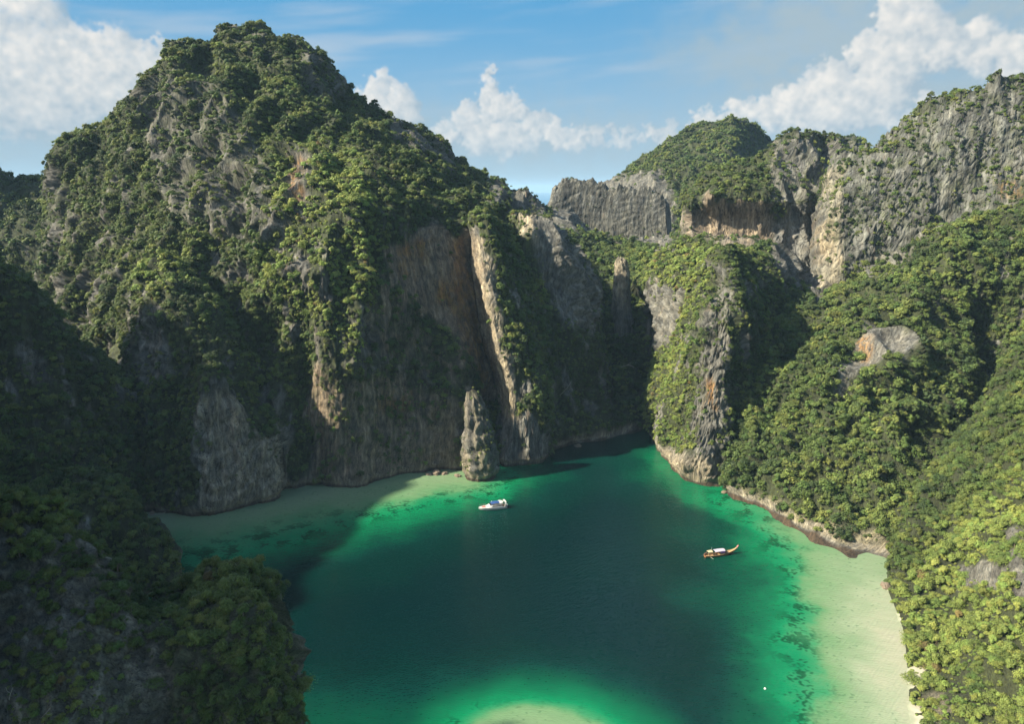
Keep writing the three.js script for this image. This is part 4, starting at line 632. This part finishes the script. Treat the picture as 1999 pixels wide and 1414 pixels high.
    for (const s of [1, -1]) part('side_panel', join(box(3.9, .18, .08, -1.2, 1.8, s * 1.47), box(4.0, .34, .08, -1.2, 1.24, s * 1.56)), white, o);
    part('awning', sheet([-2.6, -1, .9], [1.3, 1.4, 1.2], [2.62, 2.7, 2.55], 16, 6, .16), blue, o);
    const roof = part('hardtop', new THREE.CylinderGeometry(1.0, 1.05, .12, 24).scale(1.15, 1, 1.45).translate(-3.0, 2.62, 0), white, o); part('antenna', tube([[-3, 2.6, .5], [-3.1, 3.2, .5], [-3.25, 3.9, .5]], .03), steel, roof);
    part('radar_arch', join(tube([[-4.4, .95, 1.5], [-4.8, 2.0, 1.45], [-4.9, 2.65, 1.2], [-4.9, 2.75, 0], [-4.9, 2.65, -1.2], [-4.8, 2.0, -1.45], [-4.4, .95, -1.5]], .14, 40, 8), box(.7, .12, 2.6, -4.9, 2.75, 0)), white, o);
    for (const s of [-.7, .1]) { const st = part('seat', join(box(.6, .45, .6, .1, 1.05, s), box(.12, .6, .6, -.2, 1.45, s)), white, o); part('cushion', box(.5, .08, .5, .12, 1.31, s), grey, st); }
    for (const s of [1, -1]) part('bench', box(2.6, .45, .5, -2.6, .9, s * 1.1), white, o);
    for (const s of [-.85, 0, .85]) { const e = part('engine', join(box(.55, .75, .5, -5.55, 1.15, s), box(.25, 1.1, .2, -5.5, .3, s)), white, o); part('cowling_band', box(.57, .14, .52, -5.55, .95, s), rubber, e); }
    part('swim_platform', box(.7, .1, 2.6, -5.35, .32, 0), teak, o);
    part('bow_rail', join(tube([[2.4, 1.95, 1.35], [4, 2.05, .98], [5.4, 2.15, 0], [4, 2.05, -.98], [2.4, 1.95, -1.35]], .025, 30), ...[[2.4, 1.3], [3.3, 1.15], [4.3, .85]].flatMap(([x, z]) => [1, -1].map((s) => tube([[x, 1.3, s * z * .96], [x, 1.7, s * z], [x, 2.0, s * z]], .02, 4)))), steel, o);
    part('mast_light', new THREE.SphereGeometry(.16, 12, 8).translate(.2, 2.95, .6), white, o);
  }
  { // long-tail boat: bow to the right, swept up
    const [o, len] = afloat([1376, 1088], [1428, 1081.5]), k = len / 9; o.name = 'longtail_boat'; o.scale.set(k * .95, k * .88, k * .85); scene.add(o);
    tag(o, 'wooden long-tail boat with a swept-up bow and pale awning off the right shallows', 'boat');
    part('hull', shell([[-4.9, [[-.05, 0], [.05, .55], [.35, .75], [.7, .8]]], [-2, [[-.25, 0], [-.1, .75], [.3, .98], [.62, 1.02]]], [1.5, [[-.25, 0], [-.1, .7], [.35, .95], [.75, 1.0]]], [4, [[.05, 0], [.2, .35], [.7, .6], [1.15, .66]]], [5.6, [[.95, 0], [1.0, .15], [1.3, .26], [1.65, .3]]], [6.6, [[2.0, 0], [2.02, .05], [2.2, .09], [2.45, .1]]]], 48), wood, o);
    part('floor', sheet([-4.7, -1, 2, 4.6], [.7, .9, .88, .45], [.2, .12, .2, .75]), woodIn, o);
    part('foredeck', sheet([2.6, 4, 5.4, 6.4], [.82, .6, .3, .1], [.92, 1.1, 1.6, 2.3], 16, 4, .04), woodIn, o);
    for (const s of [1, -1]) part('gunwale', tube([[-4.9, .72, s * .82], [-2, .64, s * 1.03], [1.5, .77, s * 1.01], [4, 1.17, s * .67], [5.6, 1.67, s * .31], [6.6, 2.47, s * .08]], .07, 40), woodIn, o);
    for (const x of [-3.2, -1.4, .4, 2.2]) part('thwart', box(.32, .07, 1.75, x, .52, 0), woodIn, o);
    const post = part('prow_post', tube([[6.2, 2.0, 0], [6.65, 2.6, 0], [6.95, 3.25, 0]], .11, 10, 8), wood, o);
    part('ribbon', join(...[0, 1, 2].map((q) => new THREE.TorusGeometry(.17 + q * .02, .06, 6, 14).rotateX(Math.PI / 2).translate(6.62 + q * .08, 2.55 + q * .13, 0)), box(.06, .8, .22, 6.5, 2.15, .1)), cloth, post);
    const aw = part('awning', sheet([-1.7, 0, 1.9], [1.05, 1.1, 1.05], [1.95, 2.0, 2.0], 14, 8, .22), lilac, o); part('side_curtain', box(1.5, .6, .04, 1.0, 1.62, 1.05), purple, aw);
    for (const x of [-1.6, .1, 1.8]) for (const s of [1, -1]) part('awning_post', tube([[x, .6, s * .98], [x, 1.3, s * 1.02], [x, 1.98, s * 1.03]], .035, 6), woodIn, o);
    part('stern_awning', sheet([-4.0, -2.4], [.8, .85], [1.95, 2.05], 6, 6, .12), tan, o);
    for (const x of [-3.9, -2.5]) for (const s of [1, -1]) part('awning_post', tube([[x, .65, s * .8], [x, 1.3, s * .8], [x, 1.98, s * .78]], .03, 6), woodIn, o);
    part('flagpole', tube([[-2.4, 2.0, -.3], [-2.4, 2.7, -.3], [-2.38, 3.3, -.3]], .03, 6), lilac, o);
    const eng = part('engine', join(box(.9, .5, .5, -4.6, 1.15, 0), new THREE.CylinderGeometry(.16, .16, .6, 12).rotateX(Math.PI / 2).translate(-4.4, 1.45, 0)), iron, o);
    part('exhaust', tube([[-4.3, 1.3, .3], [-4.6, 1.6, .4], [-5.1, 1.7, .4]], .05, 8), rubber, eng); part('propeller_shaft', tube([[-5, 1.05, 0], [-6, .6, 0], [-7.1, .05, 0]], .04, 8), steel, eng);
    part('cargo_box', join(box(.5, .35, .5, 2.4, .85, .25), box(.36, .3, .4, 2.95, 1.0, -.25)), wood, o);
    part('bow_stanchion', tube([[2.1, .8, 0], [2.1, 1.5, 0], [2.1, 2.2, 0]], .09, 6), woodIn, o);
    const line = tag(part('anchor_line', tube([[0, .6, 0], [1.0, .2, .9], [2.2, -.25, 2.4]], .035, 12), rope, scene), 'anchor line running into the water from the wooden long-tail boat', 'rope');
    line.position.set(...onWater(1381, 1087.5)); line.name = numbered('anchor_line');
  }
  { // mooring buoy
    const o = new THREE.Group(); o.name = 'mooring_buoy'; o.position.set(...onWater(1493, 1345.5)); scene.add(o); tag(o, 'small white mooring buoy floating over the dark drop-off on the right', 'buoy');
    part('float', new THREE.LatheGeometry([[0, -.25], [.22, -.16], [.3, .02], [.26, .22], [.12, .34], [.05, .36], [0, .36]].map((p) => new THREE.Vector2(...p)), 20), white, o); part('ring', new THREE.TorusGeometry(.09, .02, 6, 14).translate(0, .45, 0), steel, o);
  }
  // fallen rocks at the water's edge
  const rockShape = (seed) => { const g = new THREE.IcosahedronGeometry(1, 5), p = g.attributes.position, c = []; for (let i = 0; i < p.count; i++) { const x = p.getX(i), y = p.getY(i), z = p.getZ(i), r = 1 + 0.5 * fbm(x * 1.1 + seed, y * 1.1, z * 1.1, 4) + 0.22 * blocks(x * 1.6 + seed * 3, y * 1.6, z * 1.6); p.setXYZ(i, x * r, y * r * .75, z * r); const t = .75 + .5 * fbm(x * 3, y * 3, z * 3 + seed, 3); c.push(.19 * t, .15 * t, .11 * t); } g.setAttribute('color', new THREE.Float32BufferAttribute(c, 3)); g.computeVertexNormals(); return g; };
  const stone = new THREE.MeshStandardMaterial({ name: 'stone', vertexColors: true, roughness: 0.95 });
  const ROCKS = [[838, 927, 1.3, 'leftmost of three boulders under the cliff left of the pinnacle'], [851, 925, 1.9, 'largest of three boulders under the cliff left of the pinnacle'], [868, 926, 1.1, 'rightmost small boulder of three under the cliff left of the pinnacle'], [893, 930, 1.2, 'dark boulder at the water just left of the pinnacle'], [1728, 1146, 1.5, 'brown rock where the forest slope meets the strip of sand'], [1128, 872, 1.3, 'flat rock in the water under the gully cliff'], [298, 1003, 1.0, 'dark rock at the far left end of the left shallows'], [1414, 962, 1.1, 'rock at the water in the notch right of the headland']];
  ROCKS.forEach(([x, y, r, text], i) => { const m = part('boulder', rockShape(i * 7.3), stone, scene); m.name = numbered('boulder'); m.scale.set(r * 1.3, r, r); m.rotation.y = i * 1.9; m.position.set(...onWater(x, y)); m.position.y = r * .15; tag(m, text, 'boulder', null); });
  // bare dead wood
  const deadWood = (name, at0, pts, twigs, r, text) => { const o = new THREE.Group(); o.name = numbered(name); o.position.set(...at0); part('trunk', tube(pts, r, 20, 7), paleBark, o); for (const t of twigs) part('branch', tube(t, r * .55, 10, 5), paleBark, o); scene.add(o); tag(o, text, name === 'driftwood' ? 'log' : 'dead tree'); };
  deadWood('dead_tree', at(1093, 768, 355), [[0, -1, 0], [2, 1.2, .5], [4.4, 4.3, .7], [5.2, 6, 1]], [[[2.4, 1.8, .5], [2.2, 3.2, .9], [2.5, 4.2, 1]]], .16, 'bare pale dead trunk leaning in the dark gully right of the rock fin');
  deadWood('dead_tree', at(1212, 716, 372), [[0, -.5, 0], [2, .6, .4], [4.4, .7, .6], [6.5, -.3, .8]], [[[3.2, .75, .5], [4, 1.8, .7], [5, 2.1, .8]]], .14, 'bare pale dead tree arching out of the gully forest');
  deadWood('dead_tree', at(18, 1362, 77), [[0, -.3, 0], [.5, .7, .3], [1.0, 1.6, .5]], [[[.5, .7, .3], [.3, 1.2, .5], [.3, 1.7, .6]]], .05, 'thin grey dead stem on the left foreground crag at the picture edge');
  deadWood('dead_tree', at(80, 1398, 77), [[0, -.3, 0], [.7, .4, .3], [1.6, 1.4, .5]], [[[.8, .5, .3], [1.3, .6, .6], [1.8, .8, .7]]], .05, 'thin bleached dead stem low on the left foreground crag among bushes');
  deadWood('driftwood', onWater(300, 1006, .5), [[-1.5, 0, 0], [.8, .3, .2], [3, .5, .1], [4.6, 1.2, -.3]], [[[1.6, .4, .2], [2.4, .9, .6], [3, .9, 1]]], .16, 'pale driftwood trunk lying at the end of the left shallows');
  { // the lone tree on the knoll
    const o = new THREE.Group(); o.name = numbered('tree'); const p = at(1027, 384, 540); o.position.set(...p); const t = new THREE.CylinderGeometry(.3, .5, 5, 8, 4); t.translate(0, 2.2, 0); part('trunk', t, barkMaterial, o);
    const mat = leafMaterial.clone(); mat.name = 'leaves of the lone tree'; mat.color.setRGB(.07, .085, .025); const c = part('crown', midCrowns[2], mat, o); c.position.y = 3.6; c.scale.set(2.9, 2.6, 2.9); scene.add(o); tag(o, 'lone tree standing on the crest of the small rocky knoll before the sea', 'tree');
  }
}

renderer.render(scene, camera);
